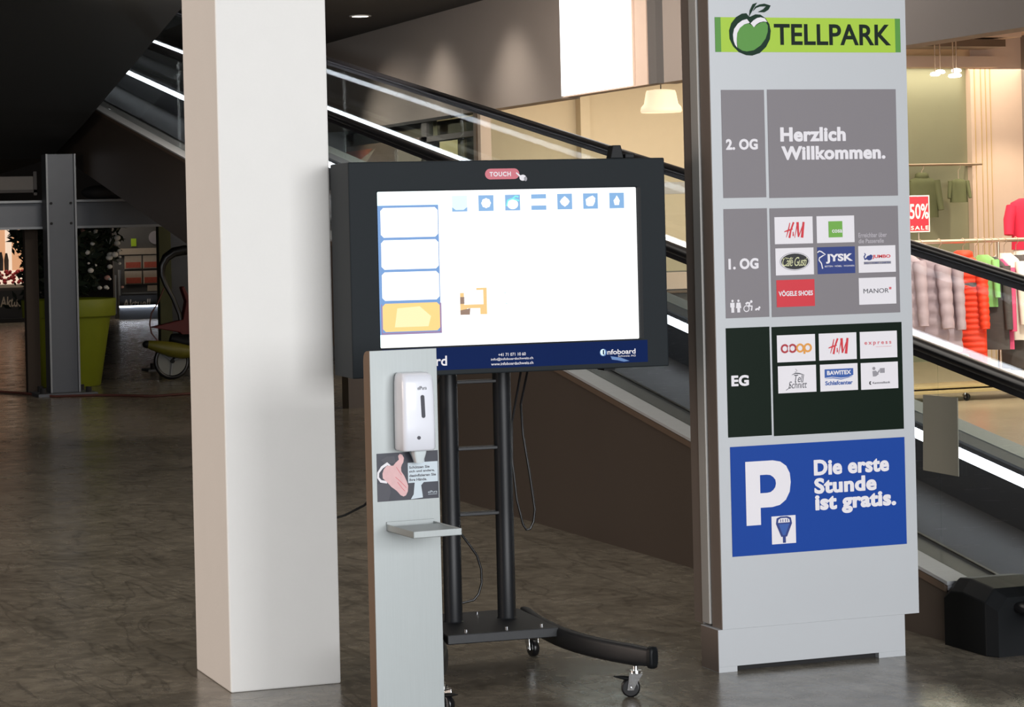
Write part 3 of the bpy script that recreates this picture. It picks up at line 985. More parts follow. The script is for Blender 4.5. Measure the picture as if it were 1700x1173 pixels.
# columns (oval tubes), rungs
for cx in (-0.132, 0.070):
    rings = []
    for z in (0.18, 0.185, 0.6, 1.1, 1.60):
        k = 1.12 if z == 0.18 else 1.0
        rings.append([(cx + 0.033 * k * math.cos(2 * PI * q / 24), 0.375 + 0.036 * k * math.sin(2 * PI * q / 24), z) for q in range(24)])
    pst = obj('column', MB().loft(rings, 'black_paint'), kio, 0, **K)
for z in (1.044, 0.803, 0.566, 1.4):
    obj('rung', MB().box(-0.105, 0.045, 0.355, 0.395, z - 0.006, z + 0.006, 'black_paint'), kio, 0.002, **K)
obj('mounting_plate', MB().box(-0.25, 0.25, D, 0.335, 1.25, 1.65, 'black_paint').box(-0.165, -0.10, 0.335, 0.36, 1.3, 1.6, 'black_paint').box(0.04, 0.10, 0.335, 0.36, 1.3, 1.6, 'black_paint'), kio, 0.003, **K)
b = MB().box(-0.235, 0.175, 0.09, 0.57, 0.146, 0.18, 'black_paint')
bp = obj('base_plate', b, kio, 0.003, **K)
for cx, cy in ((-0.15, 0.15), (0.0, 0.15), (0.13, 0.15), (-0.15, 0.5), (0.0, 0.52), (0.13, 0.5)):
    obj('bolt', MB().cyl((cx, cy, 0.18), (cx, cy, 0.186), 0.007, 'chrome', 12), bp, 0, **K)


def leg_path(sgn):
    pts = []
    for k in range(15):
        t_ = k / 14.0
        y = 0.66 - t_ * 1.06
        d = abs(t_ - 0.42)
        x = 0.195 + (0.165 * (d / 0.58) ** 2.2 if t_ > 0.42 else 0.045 * (d / 0.42) ** 1.6)
        z = 0.146 - 0.008 * (d / 0.58)
        pts.append((sgn * x - (0.015 if sgn > 0 else 0.075), y, z))
    return pts


def leg_obj(sgn):
    rings = []
    pts = [Vector(p) for p in leg_path(sgn)]
    for i, p in enumerate(pts):
        tt = (pts[min(i + 1, len(pts) - 1)] - pts[max(i - 1, 0)]).normalized()
        n_ = Vector((tt.y, -tt.x, 0)).normalized()
        e_ = 1.0 if 0 < i < len(pts) - 1 else 0.85
        rg = []
        for k in range(16):
            a = 2 * PI * k / 16
            cx = math.copysign(abs(math.cos(a)) ** 0.6, math.cos(a)) * 0.020 * e_
            cz = math.copysign(abs(math.sin(a)) ** 0.6, math.sin(a)) * 0.036 * e_
            rg.append(p + n_ * cx + Vector((0, 0, cz)))
        rings.append(rg)
    lg = obj('leg', MB().loft(rings, 'black_paint'), kio, 0, **K)
    e = rings[-1]
    ec = pts[-1]
    d_ = (pts[-1] - pts[-2]).normalized()
    cap_ = [[ec + (q - ec) * s_ + d_ * o_ for q in e] for s_, o_ in ((1.22, -0.012), (1.25, 0.0), (1.2, 0.006), (0.9, 0.010))]
    obj('end_cap', MB().loft(cap_, 'black_plastic'), lg, 0, **K)
    return pts


def caster(parent, x, y, h, ang, brake=True, sc=1.0, local=True):
    """swivel caster whose wheel axis points along ang"""
    ax = Vector((math.cos(ang), math.sin(ang), 0))
    fw = Vector((-math.sin(ang), math.cos(ang), 0))
    r = 0.026 * sc
    c = Vector((x, y, r)) - fw * 0.014 * sc
    f = MB()
    f.cyl((x, y, h - 0.012 * sc), (x, y, h + 0.002), 0.008 * sc, 'chrome', 12)
    f.cyl((x, y, h - 0.022 * sc), (x, y, h - 0.010 * sc), 0.016 * sc, 'chrome', 16)
    top = h - 0.020 * sc
    for s_ in (-1, 1):
        o_ = ax * (0.014 * sc * s_)
        pl = [Vector((x, y, top)) + fw * 0.018 * sc, Vector((x, y, top)) - fw * 0.016 * sc, c - fw * 0.008 * sc - Vector((0, 0, 0.006)), c + fw * 0.008 * sc - Vector((0, 0, 0.006)), c + fw * 0.014 * sc + Vector((0, 0, 0.01))]
        v = [p + o_ for p in pl] + [p + o_ * 1.15 for p in pl]
        n_ = len(pl)
        f.add(v, [list(range(n_)), list(range(n_, 2 * n_))[::-1]] + [(i, (i + 1) % n_, n_ + (i + 1) % n_, n_ + i) for i in range(n_)], 'chrome')
    f.cyl(c - ax * 0.019 * sc, c + ax * 0.019 * sc, 0.004 * sc, 'chrome', 10)
    f.obox(Vector((x, y, top)) + Vector((0, 0, 0.001)), ax * 0.016 * sc, fw * 0.017 * sc, (0, 0, 0.0025), 'chrome')
    cs = obj('caster', f, parent, 0.0006, local=local, label='chrome swivel caster with black wheel')
    prof = [(-0.010, 0.80), (-0.009, 0.95), (-0.005, 1.0), (0.005, 1.0), (0.009, 0.95), (0.010, 0.80)]
    rings = [[c + ax * (o_ * sc) + (fw * math.cos(2 * PI * k / 28) + Vector((0, 0, 1)) * math.sin(2 * PI * k / 28)) * r * q for k in range(28)] for o_, q in prof]
    obj('wheel', MB().loft(rings, 'black_rubber'), cs, 0, local=local)
    if brake:
        bk = MB()
        a0 = c - fw * 0.012 * sc + Vector((0, 0, 0.024 * sc))
        bk.tube([a0 + fw * 0.014 * sc, a0 - fw * 0.006 * sc + Vector((0, 0, .003)), a0 - fw * 0.034 * sc + Vector((0, 0, .008))], [0.011 * sc, 0.012 * sc, 0.003 * sc], 'black_plastic', 10, 0.45)
        obj('brake_lever', bk, cs, 0, local=local)
    return cs


for sgn in (1, -1):
    pts = leg_obj(sgn)
    caster(kio, pts[-1].x - (0.045 if sgn > 0 else -0.055), pts[-1].y + 0.05, pts[-1].z - 0.034, R(-112) if sgn > 0 else R(25), sc=1.25)
    caster(kio, pts[0].x - sgn * 0.005, pts[0].y - 0.09, pts[0].z - 0.034, R(10), brake=False, sc=1.25)

# power cables: they hang from the display
c = thing('power_cable', 'black cable hanging in a long loop right of the stand columns', 'cable', (3.2, 8.5, 0))
obj('cord', MB().tube([(3.172, 8.42, 1.085), (3.160, 8.5, .886), (3.157, 8.5, .753), (3.172, 8.5, .60), (3.194, 8.5, .508), (3.207, 8.5, .487), (3.222, 8.5, .489), (3.236, 8.5, .515), (3.242, 8.5, .56), (3.226, 8.5, .683), (3.202, 8.5, .839), (3.196, 8.5, .95), (3.198, 8.42, 1.085)], 0.0045, 'black_rubber', 8), c)
c = thing('power_cable', 'black cable bowed out low behind the left stand column', 'cable', (2.98, 8.5, 0))
obj('cord', MB().tube([(2.94, 8.49, .56), (2.951, 8.5, .49), (2.985, 8.5, .444), (3.012, 8.5, .405), (3.027, 8.5, .355), (3.028, 8.5, .305), (3.015, 8.5, .265), (2.995, 8.5, .244), (2.945, 8.5, .236), (2.91, 8.5, .25)], 0.0045, 'black_rubber', 8), c)
c = thing('power_cable', 'black cable rising between the white pillar and steel sanitiser stand', 'cable', (2.5, 8.5, 0))
obj('cord', MB().tube([(2.33, 9.05, .0045), (2.38, 9.03, .12), (2.44, 8.97, .42), (2.489, 8.8, .525), (2.542, 8.6, .571), (2.588, 8.5, .615), (2.70, 8.45, .75), (2.80, 8.42, .95), (2.84, 8.36, 1.08)], 0.0045, 'black_rubber', 8), c)

# ================================================================== SANITISER STAND
san = thing('sanitiser_stand', 'brushed steel hand sanitiser stand in front of the touch screen', 'sanitiser stand', (2.323, 7.536, 0), R(3.5))
SK, SZ = 0.96, 0.064


def sobj(name, mb, parent, bevel=0.0, **k):
    mb.v = [(p[0] * SK, p[1] * SK, p[2] * SK + SZ) for p in mb.v]
    return obj(name, mb, parent, bevel, **k)


WS = 0.240
b = MB().box(0, WS, 0, 0.004, -0.0665, 1.2, 'stainless_brushed')
sobj('front_sheet', b, san, 0.0012, **K)
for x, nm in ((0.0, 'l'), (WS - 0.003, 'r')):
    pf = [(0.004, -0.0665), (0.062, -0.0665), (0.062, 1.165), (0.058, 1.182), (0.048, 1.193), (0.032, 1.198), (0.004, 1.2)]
    sobj('side_flange', MB().prism(pf, 0, x, x + 0.003, 'flange_warm_reflection'), san, 0, **K)
sobj('foot_plate', MB().box(-0.03, WS + 0.03, -0.12, 0.16, -0.0666, -0.061, 'stainless_brushed'), san, 0.001, **K)
# dispenser
cx = 0.135
rings = []
for z, hw, dp, rd in ((0.868, 0.053, 0.090, 0.014), (0.874, 0.058, 0.099, 0.017), (0.95, 0.058, 0.100, 0.018), (1.04, 0.0575, 0.099, 0.018), (1.095, 0.056, 0.095, 0.018), (1.112, 0.054, 0.090, 0.018), (1.121, 0.050, 0.080, 0.017), (1.125, 0.044, 0.068, 0.015)):
    rings.append(rrect(cx, -dp / 2 - 0.001, hw, dp / 2, rd, z, 6))
dsp = sobj('dispenser', MB().loft(rings, 'white_plastic'), san, 0, label='white wall dispenser with black level window', **K)
dsp.modifiers.new('edge', 'EDGE_SPLIT').split_angle = R(60)
yd = -0.1025
sl = [(cx + .010 + .0065 * math.cos(a), 1.046 + .0065 * math.sin(a)) for a in [R(18 * k) for k in range(11)]] + [(cx + .012 + .0065 * math.cos(a), .983 + .0065 * math.sin(a)) for a in [R(180 + 18 * k) for k in range(11)]]
sobj('level_window', MB().prism(sl, 1, yd, -0.095, 'poster_dark'), dsp, 0, **K)
sobj('sensor', MB().cyl((cx - .006, -.095, .912), (cx - .006, yd - .001, .912), .006, 'print_darkgrey', 16), dsp, 0, **K)
sobj('maker_print', MB().text('elPura', cx - .006, cx + .026, 1.070, 1.082, -.0985 - .002, 'print_darkgrey', 0.0), dsp, 0, **K)
b = MB().loft([rrect(cx + .012, -.05, .024, .022, .008, .872), rrect(cx + .012, -.05, .021, .020, .008, .855), rrect(cx + .012, -.05, .013, .012, .006, .825)], 'translucent_plastic')
sobj('nozzle', b, san, 0, label='clear spout under the dispenser', **K)
# poster
b = MB().box(0.016, 0.236, -0.0012, 0, 0.698, 0.858, 'poster_dark')


def ps(px, py):
    return (0.016 + (px - 55) / 1270.0 * 0.220, 0.858 - (py - 80) / 1010.0 * 0.160)


b.poly([ps(*p) for p in [(55, 720), (300, 700), (330, 900), (280, 1080), (55, 1085)]], -.0016, 'print_darkgrey')
b.poly([ps(*p) for p in [(140, 220), (260, 150), (420, 150), (440, 290), (330, 300), (200, 280)]], -.0016, 'print_darkgrey')
b.poly([ps(*p) for p in [(730, 80), (1085, 80), (1040, 200), (1030, 720), (960, 800), (985, 1000), (990, 1060), (740, 1080), (800, 980), (830, 700), (815, 300), (770, 180)]], -.0017, 'poster_light')
b.stroke([ps(*p) for p in [(330, 350), (270, 300), (160, 370), (80, 480), (75, 580), (130, 660), (260, 690)]], [.005, .010, .009, .007, .007, .009, .008], -.0018, 'sign_tile')
hand = [(190, 420), (260, 340), (390, 350), (440, 290), (510, 230), (495, 150), (530, 110), (580, 130), (615, 200), (600, 290), (570, 340), (550, 400), (555, 480), (610, 570), (660, 690), (690, 790), (680, 910), (640, 990), (590, 1010), (530, 980), (450, 880), (340, 790), (260, 690), (170, 600), (165, 500)]
b.poly([ps(*p) for p in hand], -.0020, 'poster_skin')
for ln in ([(430, 590), (520, 680), (610, 780), (650, 830)], [(470, 700), (560, 830), (620, 900)], [(450, 380), (500, 460), (560, 560)]):
    b.stroke([ps(*p) for p in ln], .0016, -.0022, 'print_pink')
b.rect(*[ps(690, 0)[0], ps(1310, 0)[0], ps(0, 735)[1], ps(0, 310)[1]], -.0022, 'poster_light')
for i, (tx, xe) in enumerate((('Schützen Sie', 1140), ('sich und andere,', 1245), ('desinfizieren Sie', 1270), ('Ihre Hände.', 1080))):
    za = ps(0, 435 + i * 87)[1]
    b.text(tx, ps(715, 0)[0], ps(xe, 0)[0], za - .0005, za + .0085, -.0026, 'print_darkgrey', 0.03)
b.text('elPura', ps(1100, 0)[0], ps(1290, 0)[0], ps(0, 975)[1], ps(0, 925)[1], -.0020, 'poster_light', 0.0)
b.rect(ps(1100, 0)[0], ps(1290, 0)[0], ps(0, 1005)[1], ps(0, 998)[1], -.0020, 'poster_light')
sobj('hygiene_poster', b, san, 0, label='dark poster of a held out hand under a soap stream', **K)
# tray
b = MB()
tx0, tx1, ty0, ty1, tz = 0.045, 0.215, -0.245, 0.0, 0.600
b.box(tx0, tx1, ty0, ty1, tz, tz + 0.003, 'stainless_brushed')
b.box(tx0, tx0 + .003, ty0, ty1, tz, tz + .022, 'stainless_brushed').box(tx1 - .003, tx1, ty0, ty1, tz, tz + .022, 'stainless_brushed')
b.box(tx0, tx1, ty0, ty0 + .003, tz, tz + .022, 'stainless_brushed').box(tx0, tx1, ty1 - .006, ty1 - .003, tz, tz + .03, 'stainless_brushed')
b.box(tx0 + .003, tx1 - .003, ty0 + .003, ty1 - .05, tz + .014, tz + .019, 'stainless_brushed')
sobj('drip_tray', b, san, 0.0008, **K)

# ================================================================== TRAVELATOR
S = 0.162
XN, XF = 4.86, 6.11            # glass planes
C_DECK, C_PAL, C_RAIL = -1.085, -1.370, -0.27
YA, YB = 8.15, 36.0
trv = thing('moving_walkway', 'long inclined moving walkway with glass sides and LED strips', 'travelator', (5.5, 8.0, 0))


def zc(c_, y):
    return c_ + S * y


def slab(mb, x0_, x1_, ya, yb, c0, c1, m):
    """sheared box following the incline between intercepts c0 (bottom) and c1 (top)"""
    return mb.prism([(ya, zc(c0, ya)), (yb, zc(c0, yb)), (yb, zc(c1, yb)), (ya, zc(c1, ya))], 0, x0_, x1_, m)


WALL_END = 14.6
# outer cladding of the near side: closed to the floor, then an open truss
b = MB()
b.prism([(YA, 0.0), (WALL_END, 0), (WALL_END, zc(-1.82, WALL_END)), (YB, zc(-1.82, YB)), (YB, zc(-1.125, YB)), (YA, zc(-1.125, YA))], 0, 4.762, 4.97, 'brown_cladding')
obj('near_cladding', b, trv, 0)
b = MB()
slab(b, 4.752, 4.765, YA, YB, -1.128, -1.098, 'brown_trim')
obj('cladding_edge_strip', b, trv, 0)
b = MB().prism([(YA + .05, 0.0), (WALL_END, 0), (WALL_END, zc(-1.82, WALL_END)), (YB, zc(-1.82, YB)), (YB, zc(-1.125, YB)), (YA + .05, zc(-1.125, YA))], 0, 6.02, 6.235, 'brown_cladding')
obj('far_cladding', b, trv, 0)
b = MB().prism([(YA + .5, 0.0), (WALL_END, 0), (WALL_END, zc(-1.82, WALL_END)), (YB, zc(-1.82, YB)), (YB, zc(C_PAL - .05, YB)), (YA + .5, zc(C_PAL - .05, YA + .5) + .01)], 0, 4.97, 6.02, 'skirt_black')
obj('truss', b, trv, 0)
# pallets
ys0 = -C_PAL / S + 0.01
b = MB().prism([(5.6, -0.04), (ys0, -0.04), (ys0 + .3, -0.04), (YB, zc(C_PAL - .045, YB)), (YB, zc(C_PAL, YB)), (ys0 + .35, zc(C_PAL, ys0 + .35)), (ys0, 0.008), (5.6, 0.008)], 0, 4.985, 6.0, 'pallet_rubber')
obj('pallet_band', b, trv, 0)
# decks, skirts, LED strips
for side, xo, xg, xi in (('near', 4.752, XN, 4.985), ('far', 6.235, XF, 6.0)):
    yl = YA - 0.02 if side == 'near' else 6.2
    a_, b_ = min(xo, xg), max(xo, xg)
    m_ = MB()
    slab(m_, a_, b_, yl, YB, -1.100, C_DECK, 'deck_steel')
    obj('outer_deck', m_, trv, 0)
    a_, b_ = min(xi, xg), max(xi, xg)
    m_ = MB()
    slab(m_, a_ + .004, b_ - .004, yl, YB, -1.100, C_DECK - .003, 'steel_grey' if side == 'far' else 'skirt_black')
    obj('inner_deck', m_, trv, 0)
    m_ = MB()
    s_ = 1 if side == 'near' else -1
    x_ = xi
    l0, l1 = (-1.152, -1.102) if side == 'near' else (-1.172, -1.122)
    slab(m_, min(x_, x_ - s_ * .02), max(x_, x_ - s_ * .02), yl, YB, C_PAL - .03, l0 - .001, 'skirt_black')
    if side == 'far':
        slab(m_, min(x_, x_ - s_ * .02), max(x_, x_ - s_ * .02), yl, YB, l1 + .001, -1.100, 'skirt_black')
    if side == 'near':
        slab(m_, xi - .006, xi + .008, yl, YB, -1.10, C_DECK + .004, 'black_rubber')
    obj('skirt', m_, trv, 0)
    m_ = MB()
    slab(m_, min(x_, x_ - s_ * .018), max(x_, x_ - s_ * .018), yl, YB, l0, l1, 'led_white')
    obj('led_strip', m_, trv, 0, label='bright white LED strip along the skirt')


# handrails and newels
def rail_path(y_end=YB):
    pts = [(y_end, zc(C_RAIL, y_end))]
    y_ = y_end
    while y_ > 7.4:
        y_ -= 1.0 if y_ > 9 else 0.4
        pts.append((y_, zc(C_RAIL, y_)))
    y0_, z0_ = pts[-1]
    top = z0_
    bot = 0.17
    r = (top - bot) / 2
    for k in range(1, 13):
        a = PI / 2 + PI * k / 12
        pts.append((y0_ + r * math.cos(a) * 0.95, bot + r + r * math.sin(a)))
    pts += [(y0_ + .3, bot + .0), (y0_ + .75, bot + 0.03)]
    return pts


for nm, xg in (('near', XN), ('far', XF)):
    P = rail_path()
    m_ = MB()
    rings = []
    for i, (py, pz) in enumerate(P):
        a_ = Vector((P[min(i + 1, len(P) - 1)][0] - P[max(i - 1, 0)][0], P[min(i + 1, len(P) - 1)][1] - P[max(i - 1, 0)][1])).normalized()
        nrm = Vector((a_.y, -a_.x))
        rg = []
        for k in range(16):
            t_ = 2 * PI * k / 16
            u_ = 0.040 * math.copysign(abs(math.cos(t_)) ** .75, math.cos(t_))
            v_ = 0.021 * math.copysign(abs(math.sin(t_)) ** .8, math.sin(t_))
            rg.append((xg + u_, py + nrm.x * v_, pz + nrm.y * v_))
        rings.append(rg)
    m_.loft(rings, 'black_rubber')
    obj('handrail', m_, trv, 0, label='black rubber handrail')
    m_ = MB()
    slab(m_, xg - .018, xg + .018, 7.2, YB, C_RAIL - .045, C_RAIL - .018, 'skirt_black')
    obj('handrail_guide', m_, trv, 0)
    # glass panels
    if nm == 'far':
        js = [7.3, 8.35, 11.35, 14.36, 17.37, 20.4, 23.4, 26.4, 29.4, 32.4, 35.4]
    else:
        js = [7.3, 8.35, 12.0, 15.1, 18.2, 21.27, 24.3, 27.3, 30.3, 33.3, 35.9]
    for ja, jb in zip(js[:-1], js[1:]):
        m_ = MB()
        slab(m_, xg - .005, xg + .005, ja + .006, jb - .006, C_DECK - .006, C_RAIL - .03, 'clear_glass')
        obj('glass_panel', m_, trv, 0)
# inlet housing at the near foot
def inlet(x0_, x1_):
    m_ = MB()
    rings = []
    for y_, zt, e_ in ((7.78, .215, .03), (7.82, .245, 0.0), (7.98, .262, 0.0), (8.06, .255, 0.0), (8.11, .225, 0.0)):
        rings.append([(x0_ + e_, y_, 0), (x0_ + e_, y_, zt - .05), (x0_ + e_ + .04, y_, zt), (x1_ - e_ - .04, y_, zt), (x1_ - e_, y_, zt - .05), (x1_ - e_, y_, 0)])
    m_.loft(rings, 'black_plastic', smooth=False)
    return m_


obj('handrail_inlet', inlet(4.725, 5.03), trv, 0.004, label='black moulded handrail inlet box')
obj('handrail_inlet', inlet(5.97, 6.27), trv, 0.004, label='black moulded handrail inlet box')
obj('landing_plate', MB().box(4.7, 6.3, 5.4, 7.0, 0, 0.006, 'deck_steel'), trv, 0)

t = thing('notice_card', 'blank grey card taped to the walkway glass right of the directory pylon', 'card', (4.845, 8.32, 0.62))
obj('card', MB().add([(4.846, 8.190, .616), (4.846, 8.455, .618), (4.846, 8.442, .912), (4.846, 8.186, .915), (4.8495, 8.190, .616), (4.8495, 8.455, .618), (4.8495, 8.442, .912), (4.8495, 8.186, .915)], [(0, 3, 2, 1), (4, 5, 6, 7), (0, 1, 5, 4), (1, 2, 6, 5), (2, 3, 7, 6), (3, 0, 4, 7)], 'card_grey'), t)

# ================================================================== LIT SIGN, LAMPS
t = thing('light_box_sign', 'bright white light box sign on the grey wall beside the directory', 'light box', (8.95, 21.7, 2.87))
obj('lit_panel', MB().box(8.93, 8.95, 20.71, 22.42, 2.868, 4.02, 'sign_panel_glow'), t)
obj('casing', MB().box(8.95, 9.0, 20.69, 22.44, 2.856, 4.028, 'cream_wall'), t)


def downlight(x, y, z, label, m='lamp_glow', r=0.10):
    t_ = thing('ceiling_downlight', label, 'ceiling light', (x, y, z), group='recessed downlights')
    obj('trim_ring', MB().lathe((x, y, z), [(r * 1.25, 0), (r * 1.25, -.012), (r * .95, -.012), (r * .95, 0)], 'silver_edge', 24), t_)
    obj('lamp', MB().lathe((x, y, z), [(r * .94, -.001), (r * .94, -.010), (r * .5, -.013)], m, 24), t_)


downlight(8.225, 26.74, 4.03, 'round downlight in the dark ceiling above the escalator handrail')

t = thing('pendant_lamp', 'cream bell shaped pendant lamp hanging in the beige store', 'lamp', (10.3, 22.0, 2.7))
px_, py_ = 10.25, 23.0
sh = [(.07, .235), (.145, .225), (.155, .20), (.175, .09), (.205, .055), (.212, .02), (.205, 0.0), (.19, 0.004), (.16, .08), (.13, .2)]
obj('lamp_shade', MB().lathe((px_, py_, 2.73), sh, 'shade_cream', 36), t)
obj('bulb', MB().ball((px_, py_, 2.80), .05, .05, .06, 'lamp_glow'), t)
obj('cord', MB().cyl((px_, py_, 2.96), (px_, py_, 3.62), .006, 'black_rubber', 8), t)

# ceiling spots of the store, reflected and seen above the mirror wall
for i, (x, y, z) in enumerate(((13.44, 23.0, 3.115), (13.56, 23.1, 3.145), (13.67, 22.95, 3.15), (13.60, 22.9, 3.09), (13.73, 23.05, 3.105))):
    t = thing('spot_lamp', ['leftmost of the small round spots before the green glass', 'small round spot at the back of the bright cluster', 'small round spot in the middle of the bright cluster', 'lowest small round spot in the bright cluster', 'rightmost small round spot before the green glass'][i], 'lamp', (x, y, z), group='cluster of round spots')
    obj('lamp', MB().lathe((x, y, z), [(.02, 0.03), (.048, 0.02), (.055, 0), (.04, -.012)], 'lamp_glow', 18), t)
    obj('stem', MB().cyl((x, y, z + .03), (x, y, 3.62), .007, 'rail_metal', 8), t)

# ================================================================== STORE INTERIOR: clothes rack
rk = thing('clothes_rack', 'metal clothes rack on wheels full of coats behind the walkway', 'clothes rack', (11.6, 19.0, 0))
b = MB().cyl((10.2, 19.0, 1.385), (13.1, 19.0, 1.385), .018, 'rail_metal', 14)
obj('top_rail', b, rk)
for x in (10.22, 11.7, 13.08):
    obj('post', MB().cyl((x, 19.0, .10), (x, 19.0, 1.385), .014, 'rail_metal', 12), rk)
obj('lower_board', MB().box(10.15, 13.15, 18.72, 19.28, .075, .10, 'board_beige'), rk, .003)
obj('upper_board', MB().box(10.15, 11.66, 18.78, 19.22, .115, .135, 'board_beige'), rk, .003)
for x, y in ((10.3, 18.78), (11.82, 18.78), (13.0, 18.78), (10.3, 19.22), (13.0, 19.22), (11.2, 18.78)):
    caster(rk, x, y, .075, R(15), False, 1.25, local=False)


def garment(name, label, x, rot, top, bottom, hw, dp, m, puff=0, collar=None, sleeves=True, belt=None, group='clothes on the wheeled rack', y=19.0, cat='coat', flare=1.1, hanger=True, rail=1.385):
    t_ = thing(name, label, cat, (x, y, bottom), rot, group)
    H_ = top - bottom
    rings = []
    N_ = max(14, puff * 4)
    for i in range(N_ + 1):
        q = i / N_
        z = q * H_
        if q > .90:
            w_ = hw * (1.0 - (q - .90) / .10 * .62)
        else:
            w_ = hw * (flare + (1 - flare) * q / .9)
            if belt and abs(q - belt) < .06:
                w_ *= .86
        d_ = dp * (1.0 if q < .9 else 1 - (q - .9) * 4)
        if puff:
            d_ *= 1 + .26 * abs(math.sin(q * PI * puff)) - .13
            w_ *= 1 + .05 * abs(math.sin(q * PI * puff))
        rings.append([(w_ * math.copysign(abs(math.cos(a)) ** .75, math.cos(a)), d_ * math.sin(a) * (1 + .12 * math.cos(5 * a + q * 2)), z) for a in [2 * PI * k / 26 for k in range(26)]])
    body = obj('body', MB().loft(rings, m), t_, 0, local=True)
    if sleeves:
        for s_ in (-1, 1):
            n_ = 12 if not puff else puff * 3
            pts, rs = [], []
            for i in range(n_ + 1):
                q = i / n_
                pts.append((s_ * (hw * .86 + q * .055 * hw / .2 + .015), -.01 - q * .04, H_ * .90 - q * min(.56, H_ * .72)))
                r_ = .058 - .016 * q
                if puff:
                    r_ *= 1 + .15 * abs(math.sin(q * PI * puff * .6))
                rs.append(r_ * hw / .2)
            obj('sleeve', MB().tube(pts, rs, m, 12), t_, 0, local=True)
    if collar:
        obj('collar', MB().lathe((0, 0, H_ - .03), [(hw * .34, 0), (hw * .50, .02), (hw * .46, .06), (hw * .30, .075)], collar, 18), t_, 0, local=True)
    if belt:
        z = belt * H_
        obj('belt', MB().loft([[(hw * .99 * k_ * math.cos(a), dp * 1.08 * k_ * math.sin(a), z + o_) for a in [2 * PI * k / 22 for k in range(22)]] for k_, o_ in ((.98, -.02), (1.0, -.01), (1.0, .01), (.98, .02))], 'cloth_darkgrey'), t_, 0, local=True)
    if hanger:
        hz = rail - bottom
        obj('hanger', MB().tube([(0, 0, H_ - .01), (0, 0, hz - .045), (0.022, 0, hz - .02), (0.024, 0, hz + .008), (0, 0, hz + .026), (-.02, 0, hz + .012)], .0035, 'rail_metal', 8), t_, 0, local=True)
    return t_


A = R(-55)
garment('coat', 'lilac quilted coat furthest left, half hidden by the pylon edge', 10.72, A, 1.30, .50, .19, .06, 'cloth_lilac', 7, 'cloth_lilac')
garment('coat', 'lilac quilted coat with pale fluffy collar on the rack', 10.91, A, 1.28, .42, .23, .065, 'cloth_lilac', 8, 'cloth_white')
garment('coat', 'dusty lilac quilted coat touching the orange coat', 11.10, A, 1.26, .42, .18, .065, 'cloth_lilac', 8, 'cloth_lilac')
garment('coat', 'bright orange ribbed long coat with dark belt on the rack', 11.34, A, 1.26, .40, .18, .07, 'cloth_orange', 17, 'cloth_orange', belt=.70)
garment('trousers', 'orange trouser legs showing below the ribbed coat', 11.47, A, 1.2, .26, .08, .035, 'cloth_orange', sleeves=False, cat='trousers')
garment('shirt', 'green shirt peeking out behind the orange coat', 11.545, A, 1.26, .80, .12, .022, 'cloth_green', cat='shirt')
garment('jacket', 'dark grey jacket between the orange coat and pink top', 11.62, A, 1.24, .42, .15, .03, 'cloth_darkgrey', cat='jacket')
garment('top', 'pink long top hanging beside the white blouse', 11.69, A, 1.22, .42, .13, .025, 'cloth_pink', cat='top')
garment('blouse', 'white blouse with dangling sleeves on the rack', 11.76, A, 1.27, .50, .16, .03, 'cloth_white', cat='blouse')
garment('coat', 'long dark grey coat just right of the white blouse', 11.88, A, 1.25, .24, .17, .045, 'cloth_darkgrey', flare=1.15)
garment('coat', 'long dark grey coat next to the pale olive dress', 12.01, A, 1.25, .22, .17, .045, 'cloth_darkgrey', flare=1.15)
garment('dress', 'pale olive dress at the right picture edge', 12.15, A, 1.24, .42, .17, .045, 'cloth_olive', cat='dress')

# raised wall display behind the rack
t = thing('clothes_bust', 'red sweater on a white bust above the rack at the right edge', 'bust', (12.69, 20.0, 0))
obj('stand', MB().cyl((12.66, 20.0, 0), (12.66, 20.0, 1.1), .02, 'rail_metal', 12).lathe((12.66, 20.0, 0), [(.16, 0), (.16, .015), (.02, .03)], 'rail_metal', 24), t)
rings = []
for z, hw_, dd in ((1.28, .19, .11), (1.40, .185, .11), (1.55, .20, .12), (1.66, .215, .115), (1.72, .19, .10), (1.76, .10, .07)):
    rings.append([(12.66 + hw_ * math.cos(2 * PI * k / 24), 20 + dd * math.sin(2 * PI * k / 24), z) for k in range(24)])
bd = MB().loft(rings, 'cloth_red')
for s_ in (-1, 1):
    bd.tube([(12.66 + s_ * .18, 20, 1.68), (12.66 + s_ * .23, 19.98, 1.56), (12.66 + s_ * .25, 19.96, 1.42)], [.06, .055, .045], 'cloth_red', 12)
obj('sweater', bd, t, 0)
rings = [[(12.66 + hw_ * math.cos(2 * PI * k / 24), 20 + dd * math.sin(2 * PI * k / 24), z) for k in range(24)] for z, hw_, dd in ((.86, .17, .11), (1.05, .185, .12), (1.27, .17, .105), (1.30, .15, .09))]
obj('skirt', MB().loft(rings, 'cloth_white'), t, 0, label='white skirt')

# sale sign
t = thing('sale_sign', 'red 50% SALE sign standing on the clothes rack', 'sign', (10.85, 18.9, 1.4))
sx = 10.755
b = MB().box(sx - .01, sx + .205, 18.905, 18.915, 1.475, 1.795, 'cloth_white')
b.rect(sx, sx + .195, 1.485, 1.785, 18.9035, 'print_red')
b.text('50%', sx + .006, sx + .193, 1.590, 1.722, 18.902, 'cloth_white', 0.015)
b.text('SALE', sx + .015, sx + .190, 1.495, 1.530, 18.902, 'cloth_white', 0.02, 0, 1.3)
obj('board', b, t)
obj('holder', MB().cyl((sx + .10, 18.92, 1.40), (sx + .10, 18.92, 1.50), .006, 'rail_metal', 8), t)

